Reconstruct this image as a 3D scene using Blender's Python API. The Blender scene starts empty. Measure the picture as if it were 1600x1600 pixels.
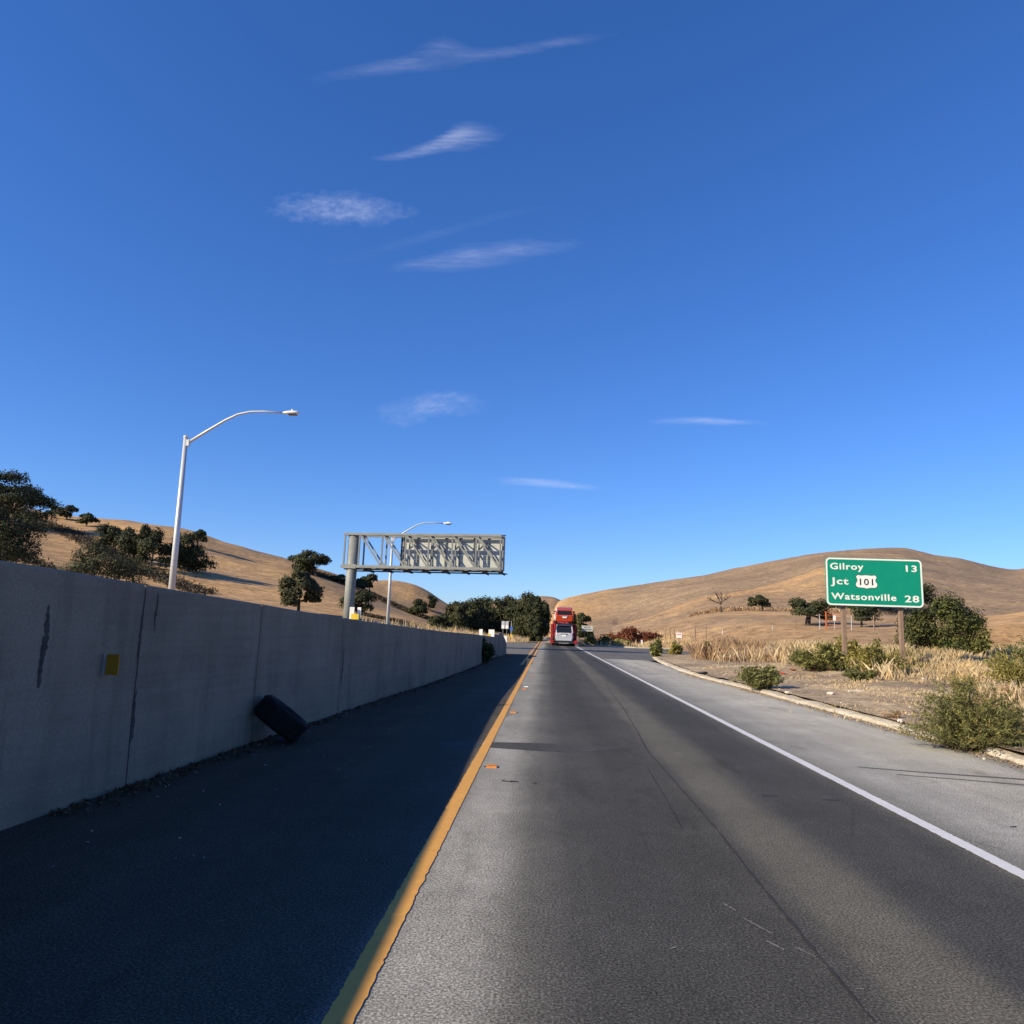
import bpy, math, random
import numpy as np
from mathutils import Matrix, Vector
from math import radians as R, sin, cos, pi, tan
random.seed(7); rng = np.random.default_rng(7)
SC = bpy.context.scene; COL = SC.collection

# ------------------------------------------------------------------ camera
F, EYE, ROLL = 1170.0, 1.3, 0.026            # focal length in pixels of a 1600 px frame, eye height, camera roll
VPX, VPY = 855.0, 988.0                      # where the road vanishes
dY = np.array([VPX-800, -(VPY-800), -F]); dY /= np.linalg.norm(dY)
w_ = np.array([sin(ROLL), cos(ROLL), 0.0]); dZ = w_-w_.dot(dY)*dY; dZ /= np.linalg.norm(dZ)
dX = np.cross(dY, dZ)
RW = np.array([dX, dY, dZ])                  # camera vector -> world vector
cam = bpy.data.cameras.new('camera'); camo = bpy.data.objects.new('camera', cam); COL.objects.link(camo)
m4 = Matrix([list(RW[i])+[0] for i in range(3)]+[[0, 0, 0, 1]]); m4.translation = (0, 0, EYE)
camo.matrix_world = m4
cam.sensor_width = 36; cam.lens = F/1600*36; cam.clip_start = .1; cam.clip_end = 60000
SC.camera = camo

# ------------------------------------------------------------------ light
SUN_EL, SUN_BACK = R(28.0), R(31)              # from the left, a little behind the camera
sdir = Vector((-cos(SUN_EL)*cos(SUN_BACK), -cos(SUN_EL)*sin(SUN_BACK), sin(SUN_EL)))
W = bpy.data.worlds.new('World'); SC.world = W; W.use_nodes = True
nt = W.node_tree; nt.nodes.clear()
sky = nt.nodes.new('ShaderNodeTexSky'); sky.sky_type = 'NISHITA'; sky.sun_disc = False
sky.sun_elevation = SUN_EL; sky.sun_rotation = math.atan2(sdir.x, sdir.y)
sky.altitude = 0; sky.air_density = 1.0; sky.dust_density = 0.0; sky.ozone_density = 3.2
hs = nt.nodes.new('ShaderNodeHueSaturation'); hs.inputs['Saturation'].default_value = 1.2
bg = nt.nodes.new('ShaderNodeBackground'); bg.inputs['Strength'].default_value = 0.084
wo = nt.nodes.new('ShaderNodeOutputWorld')
nt.links.new(sky.outputs[0], hs.inputs['Color']); tint = nt.nodes.new('ShaderNodeMix'); tint.data_type = 'RGBA'; tint.blend_type = 'MULTIPLY'; tint.inputs[0].default_value = 1
tint.inputs[7].default_value = (.82, 1.12, 1.86, 1)      # the photograph's cool white balance, the same all over the sky
nt.links.new(hs.outputs[0], tint.inputs[6]); gm = nt.nodes.new('ShaderNodeGamma'); gm.inputs['Gamma'].default_value = .88
nt.links.new(tint.outputs[2], gm.inputs['Color']); nt.links.new(gm.outputs[0], bg.inputs['Color']); nt.links.new(bg.outputs[0], wo.inputs['Surface'])
sl = bpy.data.lights.new('sun', 'SUN'); sl.energy = 5.0; sl.angle = R(.5); sl.color = (1.0, .86, .62)
so = bpy.data.objects.new('sun', sl); COL.objects.link(so); so.rotation_euler = sdir.to_track_quat('Z', 'Y').to_euler()
so.location = (0, 0, 50)
SC.view_settings.view_transform = 'Standard'; SC.view_settings.look = 'None'
SC.view_settings.gamma = 1; SC.view_settings.use_curve_mapping = False; SC.view_settings.exposure = 0.5
SC.cycles.max_bounces = 6; SC.cycles.transparent_max_bounces = 16

# ------------------------------------------------------------------ pixel rays (photo pixels, 1600 x 1600)
def ray(px, py):
    v = RW @ np.array([px-800.0, -(py-800.0), -F]); return v/v[1]
def at(px, py, y):                            # the point on that ray at road distance y
    v = ray(px, py); return np.array([v[0]*y, y, EYE+v[2]*y])
def flat(px, py, z=0.0):                      # where it meets the level z
    v = ray(px, py); return at(px, py, (z-EYE)/v[2])

# ------------------------------------------------------------------ scene helpers
def put(o, parent=None, label=None, cat=None, group=None, kind=None):
    if o.name not in COL.objects: COL.objects.link(o)
    if parent is not None: o.parent = parent
    if label: o['label'] = label
    if cat: o['category'] = cat
    if group: o['group'] = group
    if kind: o['kind'] = kind
    return o
def thing(name, label, cat, loc=(0, 0, 0), rz=0.0, group=None):
    o = bpy.data.objects.new(name, None); o.location = [float(c) for c in loc]; o.rotation_euler = (0, 0, rz); o.empty_display_size = .2
    return put(o, None, label, cat, group)
def tree_copy(o, parent=None):
    c = o.copy(); COL.objects.link(c)
    if parent is not None: c.parent = parent
    for ch in o.children: tree_copy(ch, c)
    return c
class MB:
    def __init__(s): s.v = []; s.f = []
    def box(s, c, d, rz=0.0, M=None):
        n = len(s.v); x, y, z = d[0]/2, d[1]/2, d[2]/2
        for p in ((-x,-y,-z),(x,-y,-z),(x,y,-z),(-x,y,-z),(-x,-y,z),(x,-y,z),(x,y,z),(-x,y,z)):
            q = Vector(p)
            if M is not None: q = M @ q
            if rz: q = Matrix.Rotation(rz, 3, 'Z') @ q
            s.v.append(tuple(q+Vector([float(k) for k in c])))
        s.f += [tuple(n+k for k in f) for f in ((3,2,1,0),(4,5,6,7),(0,1,5,4),(1,2,6,5),(2,3,7,6),(3,0,4,7))]; return s
    def tube(s, pts, rad, k=8, cap=True):
        pts = [Vector([float(c) for c in p]) for p in pts]
        rads = rad if isinstance(rad, (list, tuple)) else [rad]*len(pts)
        n0 = len(s.v)
        for i, p in enumerate(pts):
            t = (pts[min(i+1, len(pts)-1)]-pts[max(i-1, 0)]).normalized()
            a = t.cross(Vector((0, 0, 1)) if abs(t.z) < .95 else Vector((1, 0, 0))).normalized(); b = t.cross(a)
            for j in range(k):
                an = 2*pi*j/k+pi/k; s.v.append(tuple(p+(a*cos(an)+b*sin(an))*rads[i]))
        for i in range(len(pts)-1):
            for j in range(k):
                q = n0+i*k; s.f.append((q+j, q+(j+1) % k, q+k+(j+1) % k, q+k+j))
        if cap:
            s.f.append(tuple(n0+j for j in range(k))[::-1]); q = n0+(len(pts)-1)*k; s.f.append(tuple(q+j for j in range(k)))
        return s
    def bar(s, a, b, w, h=None):
        a = Vector([float(c) for c in a]); b = Vector([float(c) for c in b]); d = b-a; L = d.length
        q = d.to_track_quat('Y', 'Z').to_matrix(); return s.box((a+b)/2, (w, L, h or w), M=q)
    def prism(s, poly, axis, t0, t1):          # polygon in the other two axes, extruded along axis
        n = len(s.v); k = len(poly)
        for t in (t0, t1):
            for (a, b) in poly:
                s.v.append({'x': (t, a, b), 'y': (a, t, b), 'z': (a, b, t)}[axis])
        s.f.append(tuple(range(n, n+k))[::-1]); s.f.append(tuple(range(n+k, n+2*k)))
        for j in range(k): s.f.append((n+j, n+(j+1) % k, n+k+(j+1) % k, n+k+j))
        return s
    def loft(s, rings, closed=True, cap=True):
        n = len(s.v); k = len(rings[0])
        for r in rings: s.v += [tuple(float(c) for c in p) for p in r]
        for i in range(len(rings)-1):
            for j in range(k if closed else k-1):
                s.f.append((n+i*k+j, n+i*k+(j+1) % k, n+(i+1)*k+(j+1) % k, n+(i+1)*k+j))
        if cap:
            s.f.append(tuple(range(n, n+k))[::-1]); s.f.append(tuple(range(n+(len(rings)-1)*k, n+len(rings)*k)))
        return s
    def build(s, name, mat, parent=None, smooth=False, bevel=0.0, **kw):
        me = bpy.data.meshes.new(name); me.from_pydata(s.v, [], s.f)
        import bmesh
        bm = bmesh.new(); bm.from_mesh(me); bmesh.ops.recalc_face_normals(bm, faces=bm.faces[:])
        if bevel: bmesh.ops.bevel(bm, geom=bm.edges[:], offset=bevel, segments=1, affect='EDGES', clamp_overlap=True)
        bm.to_mesh(me); bm.free()
        me.materials.append(mat)
        if smooth: me.shade_smooth()
        o = bpy.data.objects.new(name, me); return put(o, parent, **kw)
def bulk(name, V, Q, mat, parent=None, smooth=False, **kw):      # V (n,3), Q (m,3 or 4)
    V = np.ascontiguousarray(V, dtype=np.float32); Q = np.ascontiguousarray(Q, dtype=np.int32)
    me = bpy.data.meshes.new(name); m, k = Q.shape
    me.vertices.add(len(V)); me.vertices.foreach_set('co', V.ravel())
    me.loops.add(m*k); me.loops.foreach_set('vertex_index', Q.ravel())
    me.polygons.add(m); me.polygons.foreach_set('loop_start', np.arange(0, m*k, k, dtype=np.int32))
    me.update(calc_edges=True); me.materials.append(mat)
    if smooth: me.shade_smooth()
    return put(bpy.data.objects.new(name, me), parent, **kw)

# ------------------------------------------------------------------ materials
class N:                                       # a tiny node-building helper
    def __init__(s, name, rough=.8, spec=.3, metal=0.0):
        s.m = bpy.data.materials.new(name); s.m.use_nodes = True; s.t = s.m.node_tree; s.t.nodes.clear()
        s.o = s.n('ShaderNodeOutputMaterial'); s.b = s.n('ShaderNodeBsdfPrincipled')
        s.b.inputs['Roughness'].default_value = rough; s.b.inputs['Metallic'].default_value = metal
        s.b.inputs['Specular IOR Level'].default_value = spec
        s.l(s.b.outputs[0], s.o.inputs['Surface'])
    def n(s, t): return s.t.nodes.new(t)
    def l(s, a, b): s.t.links.new(a, b)
    def pos(s):
        g = s.n('ShaderNodeNewGeometry'); return g.outputs['Position']
    def obj(s):
        g = s.n('ShaderNodeTexCoord'); return g.outputs['Object']
    def island(s):
        g = s.n('ShaderNodeNewGeometry'); return g.outputs['Random Per Island']
    def map(s, v, sc=(1, 1, 1), loc=(0, 0, 0), rot=(0, 0, 0)):
        g = s.n('ShaderNodeMapping'); g.inputs['Scale'].default_value = sc; g.inputs['Location'].default_value = loc; g.inputs['Rotation'].default_value = rot
        s.l(v, g.inputs[0]); return g.outputs[0]
    def noise(s, v, scale, det=4, rough=.55, dist=0.0):
        g = s.n('ShaderNodeTexNoise'); g.inputs['Scale'].default_value = scale; g.inputs['Detail'].default_value = det
        g.inputs['Roughness'].default_value = rough; g.inputs['Distortion'].default_value = dist; s.l(v, g.inputs['Vector']); return g.outputs[0]
    def voro(s, v, scale, feature='F1'):
        g = s.n('ShaderNodeTexVoronoi'); g.feature = feature; g.inputs['Scale'].default_value = scale; s.l(v, g.inputs['Vector']); return g.outputs['Distance']
    def ramp(s, f, stops, interp='LINEAR'):
        g = s.n('ShaderNodeValToRGB'); r = g.color_ramp; r.interpolation = interp
        while len(r.elements) < len(stops): r.elements.new(.5)
        for e, (p, c) in zip(r.elements, stops):
            e.position = p; e.color = (c if isinstance(c, (tuple, list)) else (c, c, c))[:3]+(1,) if not isinstance(c, (int, float)) else (c, c, c, 1)
        s.l(f, g.inputs[0]); return g.outputs[0]
    def mix(s, f, a, b, mode='MIX'):
        g = s.n('ShaderNodeMix'); g.data_type = 'RGBA'; g.blend_type = mode
        for k, v in ((0, f), (6, a), (7, b)):
            if isinstance(v, (int, float)): g.inputs[k].default_value = v if k == 0 else (v, v, v, 1)
            elif isinstance(v, tuple): g.inputs[k].default_value = v+(1,)
            else: s.l(v, g.inputs[k])
        return g.outputs[2]
    def math(s, op, a, b=0.0, c=0.0, clamp=False):
        g = s.n('ShaderNodeMath'); g.operation = op; g.use_clamp = clamp
        for k, v in enumerate((a, b, c)):
            if isinstance(v, (int, float)): g.inputs[k].default_value = v
            else: s.l(v, g.inputs[k])
        return g.outputs[0]
    def xyz(s, v):
        g = s.n('ShaderNodeSeparateXYZ'); s.l(v, g.inputs[0]); return g.outputs
    def col(s, c):
        if isinstance(c, tuple): s.b.inputs['Base Color'].default_value = c+(1,)
        else: s.l(c, s.b.inputs['Base Color'])
        return s
    def bump(s, h, strength=.3, dist=.02):
        g = s.n('ShaderNodeBump'); g.inputs['Strength'].default_value = strength; g.inputs['Distance'].default_value = dist
        s.l(h, g.inputs['Height']); s.l(g.outputs[0], s.b.inputs['Normal']); return s
def worn(name, c, rough=.55, amt=.25, sc=6.0, metal=0.0, spec=.3):
    a = N(name, rough, spec, metal); p = a.obj(); n1 = a.noise(p, sc, 6); n2 = a.noise(p, sc*9, 3)
    f = a.mix(.35, n1, n2)
    dark = tuple(x*(1-amt) for x in c); lite = tuple(min(1, x*(1+amt*.6)+.005) for x in c)
    a.col(a.ramp(f, [(.3, dark), (.7, lite)])); a.bump(n2, .08, .01); return a.m
def leafy(name, cols, rough=.7, trans=.25):
    a = N(name, rough, .25); c = a.ramp(a.island(), [(i/(len(cols)-1) if len(cols) > 1 else 0, k) for i, k in enumerate(cols)])
    n = a.noise(a.pos(), .6, 2); c2 = a.mix(a.ramp(n, [(.35, 0.0), (.7, .55)]), c, a.mix(1.0, c, (1.5, 1.35, .95), 'MULTIPLY'))
    a.col(c2)
    t = a.n('ShaderNodeBsdfTranslucent'); a.l(c2, t.inputs[0]); m = a.n('ShaderNodeMixShader'); m.inputs[0].default_value = trans
    a.l(a.b.outputs[0], m.inputs[1]); a.l(t.outputs[0], m.inputs[2]); a.l(m.outputs[0], a.o.inputs['Surface']); return a.m

OAK = leafy('oak_leaves', [(.012, .017, .008), (.026, .034, .014), (.045, .052, .020), (.06, .062, .024)], trans=.12)
OAK2 = leafy('dusty_oak_leaves', [(.02, .026, .012), (.045, .05, .022), (.08, .078, .034)], trans=.12)
CEDAR = leafy('dark_bush_leaves', [(.008, .012, .005), (.032, .044, .013), (.13, .14, .035)], trans=.15)
BUSHG = leafy('green_bush_leaves', [(.05, .062, .022), (.14, .15, .05), (.30, .29, .10)], trans=.3)
BUSHY = leafy('yellow_bush_leaves', [(.10, .11, .03), (.22, .21, .06), (.36, .29, .08)], trans=.25)
WEED = leafy('brown_weed', [(.28, .18, .11), (.36, .24, .145), (.46, .33, .19)], trans=.3)
RUST = leafy('rust_brush', [(.09, .028, .016), (.17, .055, .03), (.24, .09, .05)], trans=.15)
STRAW = leafy('dry_straw', [(.40, .30, .17), (.56, .44, .27), (.72, .60, .40)], trans=.4)
SHADEDEBRIS = leafy('shade_band_debris', [(.035, .028, .018), (.07, .055, .035), (.1, .075, .045)], trans=.1)  # leaves for the painted shadow bands on the hill, and for debris
BARK = worn('oak_bark', (.06, .048, .038), .9, .4, 3)
BRANCH = worn('dry_branch', (.13, .085, .055), .9, .3, 8)
GALV = worn('galvanised_steel', (.56, .58, .58), .45, .12, 2.5, .25)
STEELG = worn('weathered_grey_steel', (.24, .25, .235), .6, .25, 1.5, .1)
LUMI = worn('white_lamp_housing', (.8, .8, .78), .4, .08)
PANELB = worn('bare_panel_back', (.50, .51, .46), .5, .15, 1.2)
WOOD = worn('sign_post_wood', (.25, .17, .12), .85, .25, 6)
GREEN = worn('sign_green', (.0, .27, .165), .5, .06, 3)
WHITE = worn('sign_white', (.85, .86, .78), .5, .06, 5)
BLACK = worn('black_print', (.03, .03, .035), .6, .1)
AMBER = worn('amber_reflector', (.36, .17, .012), .35, .2, 12)
ORANGE = worn('orange_marker', (.66, .24, .06), .45, .25, 25)
WHITEP = worn('white_plate', (.85, .84, .78), .5, .1, 8)
YELLOWP = worn('yellow_plate', (.75, .52, .05), .5, .12, 8)
BLUED = worn('faded_blue_plastic', (.05, .09, .26), .5, .2)
BLUEP = worn('blue_sign', (.06, .15, .5), .5, .1)
REDP = worn('truck_red', (.30, .016, .02), .45, .3, 1.5)
RUBBER = worn('rubber', (.012, .012, .013), .85, .3, 10)
TYREOLD = worn('old_tyre_rubber', (.008, .008, .009), .85, .3, 10)
SILVER = worn('silver_paint', (.60, .61, .62), .3, .04, 1, .35)
ORPAINT = worn('orange_red_paint', (.50, .065, .02), .3, .05, 1, .2)
WHPAINT = worn('white_paint', (.78, .76, .78), .35, .05, 1)
GLASSD = worn('dark_car_glass', (.012, .013, .016), .12, .1, 1, 0, .5)
LAMPRED = worn('tail_lamp_red', (.45, .02, .02), .3, .15)
DARKT = worn('dark_trim', (.025, .025, .027), .6, .2)
STONE = worn('pale_stone', (.62, .57, .48), .9, .25, 14)
REDLIT = worn('red_plastic', (.42, .07, .05), .5, .2, 8)
GATEO = worn('orange_gate_steel', (.5, .13, .04), .6, .2, 3)
WIRE = worn('fence_wire', (.2, .17, .14), .6, .2)

def ground_mat(name, stops, sc=.25, contour=0.0, speck=40.0, bump=.4):
    a = N(name, .95, .1); p = a.pos()
    n1 = a.noise(p, sc*.25, 5, .6, .6); n2 = a.noise(p, sc*3, 6, .65); n3 = a.noise(p, speck, 3, .6)
    if contour:
        n4 = a.noise(a.map(p, (.11, .11, contour)), 1.0, 7, .72, .5); n5 = a.noise(a.map(p, (.35, .35, 1.6)), 1.0, 5, .7, .3); f = a.mix(.42, n1, n4); f = a.mix(.4, f, a.mix(.5, n2, n5))
    else: f = a.mix(.5, n1, n2)
    f = a.mix(.22, f, n3); c = a.ramp(f, stops)
    if contour:
        n6 = a.noise(a.map(p, (.55, .55, 2.2)), 1.0, 5, .75, .4); n7 = a.noise(p, .9, 5, .8)
        c = a.mix(1.0, c, a.ramp(n6, [(.36, .62), (.47, 1.0), (.62, 1.16)]), 'MULTIPLY'); c = a.mix(1.0, c, a.ramp(n7, [(.34, .72), (.5, 1.0), (.66, 1.2)]), 'MULTIPLY')
    if contour:
        g_ = a.n('ShaderNodeAttribute'); g_.attribute_name = 'straw_sun'; c = a.mix(g_.outputs['Fac'], c, a.mix(1.0, c, (1.6, 1.4, 1.06), 'MULTIPLY'))
    a.col(c); a.bump(a.mix(.5, n2, n3), bump, .08); return a.m
HILLM = ground_mat('dry_hill_grass', [(.36, (.13, .092, .06)), (.44, (.215, .151, .097)), (.5, (.27, .19, .119)), (.58, (.395, .272, .154))], .12, .7, 3.0)
DIRT = ground_mat('roadside_dirt', [(.38, (.17, .123, .08)), (.46, (.30, .22, .145)), (.53, (.43, .325, .205)), (.59, (.66, .51, .30))], 1.6, 0, 15.0, 1.0)
GROUNDM = ground_mat('plain_ground', [(.35, (.25, .17, .09)), (.6, (.4, .28, .14))], .1)

def asphalt(name, xs, base=None, streak=.13):
    a = N(name, .92, .12); p = a.pos(); x, y, z = a.xyz(p)
    wob = a.noise(a.map(p, (1.1, .25, 1)), 1.0, 5, .6)
    xx = a.math('ADD', x, a.math('MULTIPLY', a.math('SUBTRACT', wob, .5), .42))
    if xs:
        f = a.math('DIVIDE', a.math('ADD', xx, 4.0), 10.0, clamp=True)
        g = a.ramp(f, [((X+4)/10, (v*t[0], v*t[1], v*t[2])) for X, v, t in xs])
    else:
        g = a.mix(0.0, base, base)
    lon = a.noise(a.map(p, (2.2, .09, 1)), 1.0, 3, .5); big = a.noise(p, .8, 6, .62); med = a.noise(p, 9, 4, .6)
    g = a.mix(1.0, g, a.ramp(lon, [(.3, 1-streak), (.7, 1+streak)]), 'MULTIPLY')
    g = a.mix(1.0, g, a.ramp(big, [(.3, .84), (.68, 1.15)]), 'MULTIPLY')
    g = a.mix(1.0, g, a.ramp(med, [(.3, .9), (.7, 1.09)]), 'MULTIPLY')
    v = a.voro(p, 90); gr = a.noise(p, 88, 3, .75)
    g = a.mix(1.0, g, a.ramp(gr, [(.36, .42), (.5, .95), (.62, 1.9)]), 'MULTIPLY')
    st = a.math('MULTIPLY', a.math('LESS_THAN', v, .18), a.ramp(a.noise(p, 31, 2), [(.52, 0.0), (.62, 1.0)]))
    g = a.mix(a.math('MULTIPLY', st, .55), g, (.42, .40, .37))
    # fine cracks
    cr = a.voro(a.map(p, (.42, .13, 1), rot=(0, 0, .05)), 1.0, 'DISTANCE_TO_EDGE')
    ck = a.math('MULTIPLY', a.math('LESS_THAN', a.math('ADD', cr, a.math('MULTIPLY', med, .01)), .0085), a.ramp(a.noise(p, .55, 2), [(.53, 0.0), (.6, .22)]))
    g = a.mix(ck, g, (.02, .02, .02))
    oil = a.noise(a.map(p, (1.7, .55, 1), (4, 2, 0)), 1.0, 6, .7); g = a.mix(a.ramp(oil, [(.58, 0.0), (.7, .5)]), g, a.mix(1.0, g, (.45, .44, .42), 'MULTIPLY')); a.col(g); a.bump(a.mix(.5, gr, v), .3, .005); return a.m
cool, warm, neu, dusty = (1.02, 1.0, .93), (1.09, 1.02, .84), (1.05, 1.01, .89), (1.35, 1.0, .68)
H = EYE
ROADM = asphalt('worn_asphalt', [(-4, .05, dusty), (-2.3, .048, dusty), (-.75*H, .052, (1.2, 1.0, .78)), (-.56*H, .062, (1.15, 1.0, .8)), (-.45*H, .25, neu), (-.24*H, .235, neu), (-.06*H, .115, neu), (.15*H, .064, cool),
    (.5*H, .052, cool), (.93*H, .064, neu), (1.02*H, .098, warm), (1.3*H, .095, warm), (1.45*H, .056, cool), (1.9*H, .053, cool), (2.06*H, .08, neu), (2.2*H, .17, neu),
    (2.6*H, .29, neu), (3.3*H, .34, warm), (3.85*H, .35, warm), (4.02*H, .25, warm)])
SIDEM = asphalt('dark_side_asphalt', None, (.125, .12, .11), .1)
OPPM = asphalt('opposing_asphalt', None, (.15, .145, .13), .1)
PATCHM = asphalt('patch_asphalt', None, (.058, .058, .056), .1)
def paint(name, c, dirt, wear=.5):
    a = N(name, .7, .3); p = a.pos(); n = a.noise(p, 14, 6, .7); n2 = a.noise(a.map(p, (3, 26, 1)), 1.0, 3, .7); n3 = a.noise(p, 2.2, 4)
    g = a.ramp(a.mix(.4, n, n3), [(.3, tuple(x*.8 for x in c)), (.65, c)])
    ck = a.math('MULTIPLY', a.math('GREATER_THAN', n2, .64), a.ramp(n3, [(.45, 0.0), (.6, 1.0)]))
    g = a.mix(a.math('MULTIPLY', ck, wear), g, dirt)
    chip = a.math('GREATER_THAN', n, .68); g = a.mix(a.math('MULTIPLY', chip, wear), g, dirt); a.col(g); return a.m
YPAINT = paint('yellow_line_paint', (.68, .345, .075), (.1, .07, .04))
WPAINT = paint('white_line_paint', (.66, .65, .64), (.2, .2, .2), .6)
def concrete(name, c, stain=True):
    a = N(name, .9, .2); p = a.pos(); x, y, z = a.xyz(p)
    board = a.noise(a.map(p, (.2, .6, 16)), 1.0, 5, .6); big = a.noise(p, .9, 6, .62); fine = a.noise(p, 60, 3)
    g = a.ramp(a.mix(.28, big, board), [(.3, tuple(k*.66 for k in c)), (.52, c), (.7, tuple(k*1.2 for k in c))])
    if stain:
        d = a.noise(a.map(p, (1, 2.3, .22)), 1.0, 5, .7); s_ = a.ramp(d, [(.5, 0.0), (.64, .3)]); g = a.mix(s_, g, tuple(k*.38 for k in c))
        d2 = a.noise(a.map(p, (1, 9, .5), (3, 1, 0)), 1.0, 4, .7); g = a.mix(a.ramp(d2, [(.62, 0.0), (.74, .42)]), g, tuple(k*.25 for k in c))
    g = a.mix(1.0, g, a.ramp(fine, [(.3, .85), (.7, 1.12)]), 'MULTIPLY'); a.col(g); a.bump(a.mix(.5, board, fine), .35, .01); return a.m
WALLM = concrete('stained_concrete', (.245, .198, .148))
KERBM = ground_mat('kerb_concrete', [(.36, (.27, .22, .15)), (.46, (.45, .39, .29)), (.56, (.55, .49, .39))], 3.0, 0, 30.0, .6)
STAIN = worn('dark_run_stain', (.06, .055, .05), .9, .5, 9)
SEAML = worn('faded_tar', (.11, .105, .095), .9, .5, 30)
SEAMM = worn('joint_tar', (.034, .032, .03), .9, .3, 9)

# ------------------------------------------------------------------ terrain (verge and hills)
def pchip(x, y, q):
    x = np.asarray(x, float); y = np.asarray(y, float); h = np.diff(x); dl = np.diff(y)/h; m = np.zeros_like(y)
    for i in range(1, len(x)-1):
        if dl[i-1]*dl[i] > 0:
            w1 = 2*h[i]+h[i-1]; w2 = h[i]+2*h[i-1]; m[i] = (w1+w2)/(w1/dl[i-1]+w2/dl[i])
    m[0] = dl[0]; m[-1] = dl[-1]; q = np.clip(q, x[0], x[-1]); i = np.clip(np.searchsorted(x, q)-1, 0, len(h)-1)
    t = (q-x[i])/h[i]; t2 = t*t; t3 = t2*t
    return (2*t3-3*t2+1)*y[i]+(t3-2*t2+t)*h[i]*m[i]+(-2*t3+3*t2)*y[i+1]+(t3-t2)*h[i]*m[i+1]
def curve(pts): return lambda q: pchip([p[0] for p in pts], [p[1] for p in pts], np.asarray(q, float))
sm = lambda e0, e1, x: (lambda t: t*t*(3-2*t))(np.clip((x-e0)/(e1-e0), 0, 1))
def vnoise(x, y, seed=0):                       # smooth value noise
    r = np.random.default_rng(seed); T = r.random((64, 64)); xi = np.floor(x).astype(int); yi = np.floor(y).astype(int); fx = x-xi; fy = y-yi
    fx = fx*fx*(3-2*fx); fy = fy*fy*(3-2*fy); g = lambda a, b: T[a % 64, b % 64]
    return (g(xi, yi)*(1-fx)+g(xi+1, yi)*fx)*(1-fy)+(g(xi, yi+1)*(1-fx)+g(xi+1, yi+1)*fx)*fy-.5
PX = np.linspace(-420, 2020, 560)
TA = np.array([ray(p, 950)[0] for p in PX])
skyA = curve([(-420,690),(-200,735),(0,781),(47,801),(90,807),(142,810),(175,812),(270,826),(335,846),(400,866),(447,877),(513,897),(540,908),(584,928),(644,953),(690,970),(740,984),(800,995),(870,1000)])
lowA = curve([(-420,800),(-200,840),(0,872),(100,893),(200,914),(300,931),(400,945),(500,959),(600,974),(700,990),(760,1001),(800,1006),(870,1008)])
skyB = curve([(-420,800),(300,870),(470,915),(540,911),(575,907),(600,906),(640,911),(665,922),(690,938),(703,946),(740,962),(800,982),(870,995)])
skyC = curve([(-420,900),(500,960),(700,955),(760,944),(800,938),(835,934),(847,932),(862,933),(880,940),(900,950),(940,962)])
def z_at(py, d): return np.array([ray(p, q)[2] for p, q in zip(PX, py)])*d+EYE
def layered(layers, D):
    ds = np.array([l[0] for l in layers]); Z = np.array([l[1] for l in layers]); out = np.zeros((len(D), Z.shape[1]))
    for j in range(Z.shape[1]): out[:, j] = pchip(ds, Z[:, j], D)
    return out
one = np.ones(len(PX))
DD = np.geomspace(9, 1500, 360)
midA = (lambda p: lowA(p)*.42+skyA(p)*.58)(PX)
ZL = layered([(9, -.3*one), (26, -.1*one), (48, np.minimum(z_at(lowA(PX), 78), .8)), (78, z_at(lowA(PX), 78)), (125, z_at(midA, 125)), (185, z_at(skyA(PX), 185)), (215, z_at(skyA(PX)+9, 215)),
    (260, z_at(np.maximum(skyB(PX), skyA(PX))+12, 260)), (330, z_at(skyB(PX), 330)), (380, z_at(skyB(PX)+9, 380)), (520, z_at(np.maximum(skyB(PX), skyC(PX))+16, 520)), (800, z_at(skyC(PX), 800)), (900, z_at(skyC(PX)+8, 900)), (1500, 0*one)], DD)
fore = curve([(800,1007),(900,1006.5),(1050,1005),(1200,1003),(1350,999),(1450,992),(1520,984),(1600,975),(1750,960),(2020,945)])
crF = curve([(800,1000),(900,996),(960,990),(1040,975),(1090,963),(1130,957),(1200,955),(1300,958),(1400,962),(1500,964),(1560,963),(1600,958),(1750,945),(2020,930)])
crE = curve([(800,990),(870,982),(920,981),(960,978),(1000,967),(1040,953),(1080,939),(1110,931),(1150,924),(1200,915),(1250,901),(1290,887),(1350,884),(1420,892),(1500,905),(1600,915),(1750,910),(2020,900)])
skyD = curve([(800,1000),(835,972),(850,953),(858,948),(870,942),(885,935),(905,930),(950,921),(1000,914),(1050,906),(1100,899),(1150,889),(1200,879),(1250,870),(1300,862.5),(1340,859.5),(1380,857),(1410,857),(1440,861.5),(1470,868),(1500,872),(1540,882),(1575,889.5),(1590,891),(1605,889),(1700,874),(2020,850)])
dipE = np.where(PX < 960, crE(PX)-1.5, crE(PX)+2.2)
ZR = layered([(9, -.4*one), (40, -.4*one), (50, -.3*one), (62, z_at(fore(PX), 62)), (140, z_at(crF(PX), 140)), (160, z_at(crF(PX)+1.2, 160)), (255, z_at(crE(PX), 255)), (285, z_at(dipE, 285)),
    (330, z_at(crE(PX)*.72+skyD(PX)*.28, 330)), (450, z_at(skyD(PX), 450)), (500, z_at(skyD(PX)+4, 500)), (700, z_at(skyD(PX)+40, 700)), (1500, -5*one)], DD)
wR = sm(846, 872, PX)[None, :]; far = sm(440, 520, DD)[:, None]
ZT = ZL*(1-wR)+np.maximum(ZR, np.where(far > 0, np.minimum(ZL*far, ZL), -99))*wR
XT = TA[None, :]*DD[:, None]; YT = np.repeat(DD[:, None], len(PX), 1)
amp = np.clip((DD[:, None]-50)/150, 0, 1)
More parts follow.
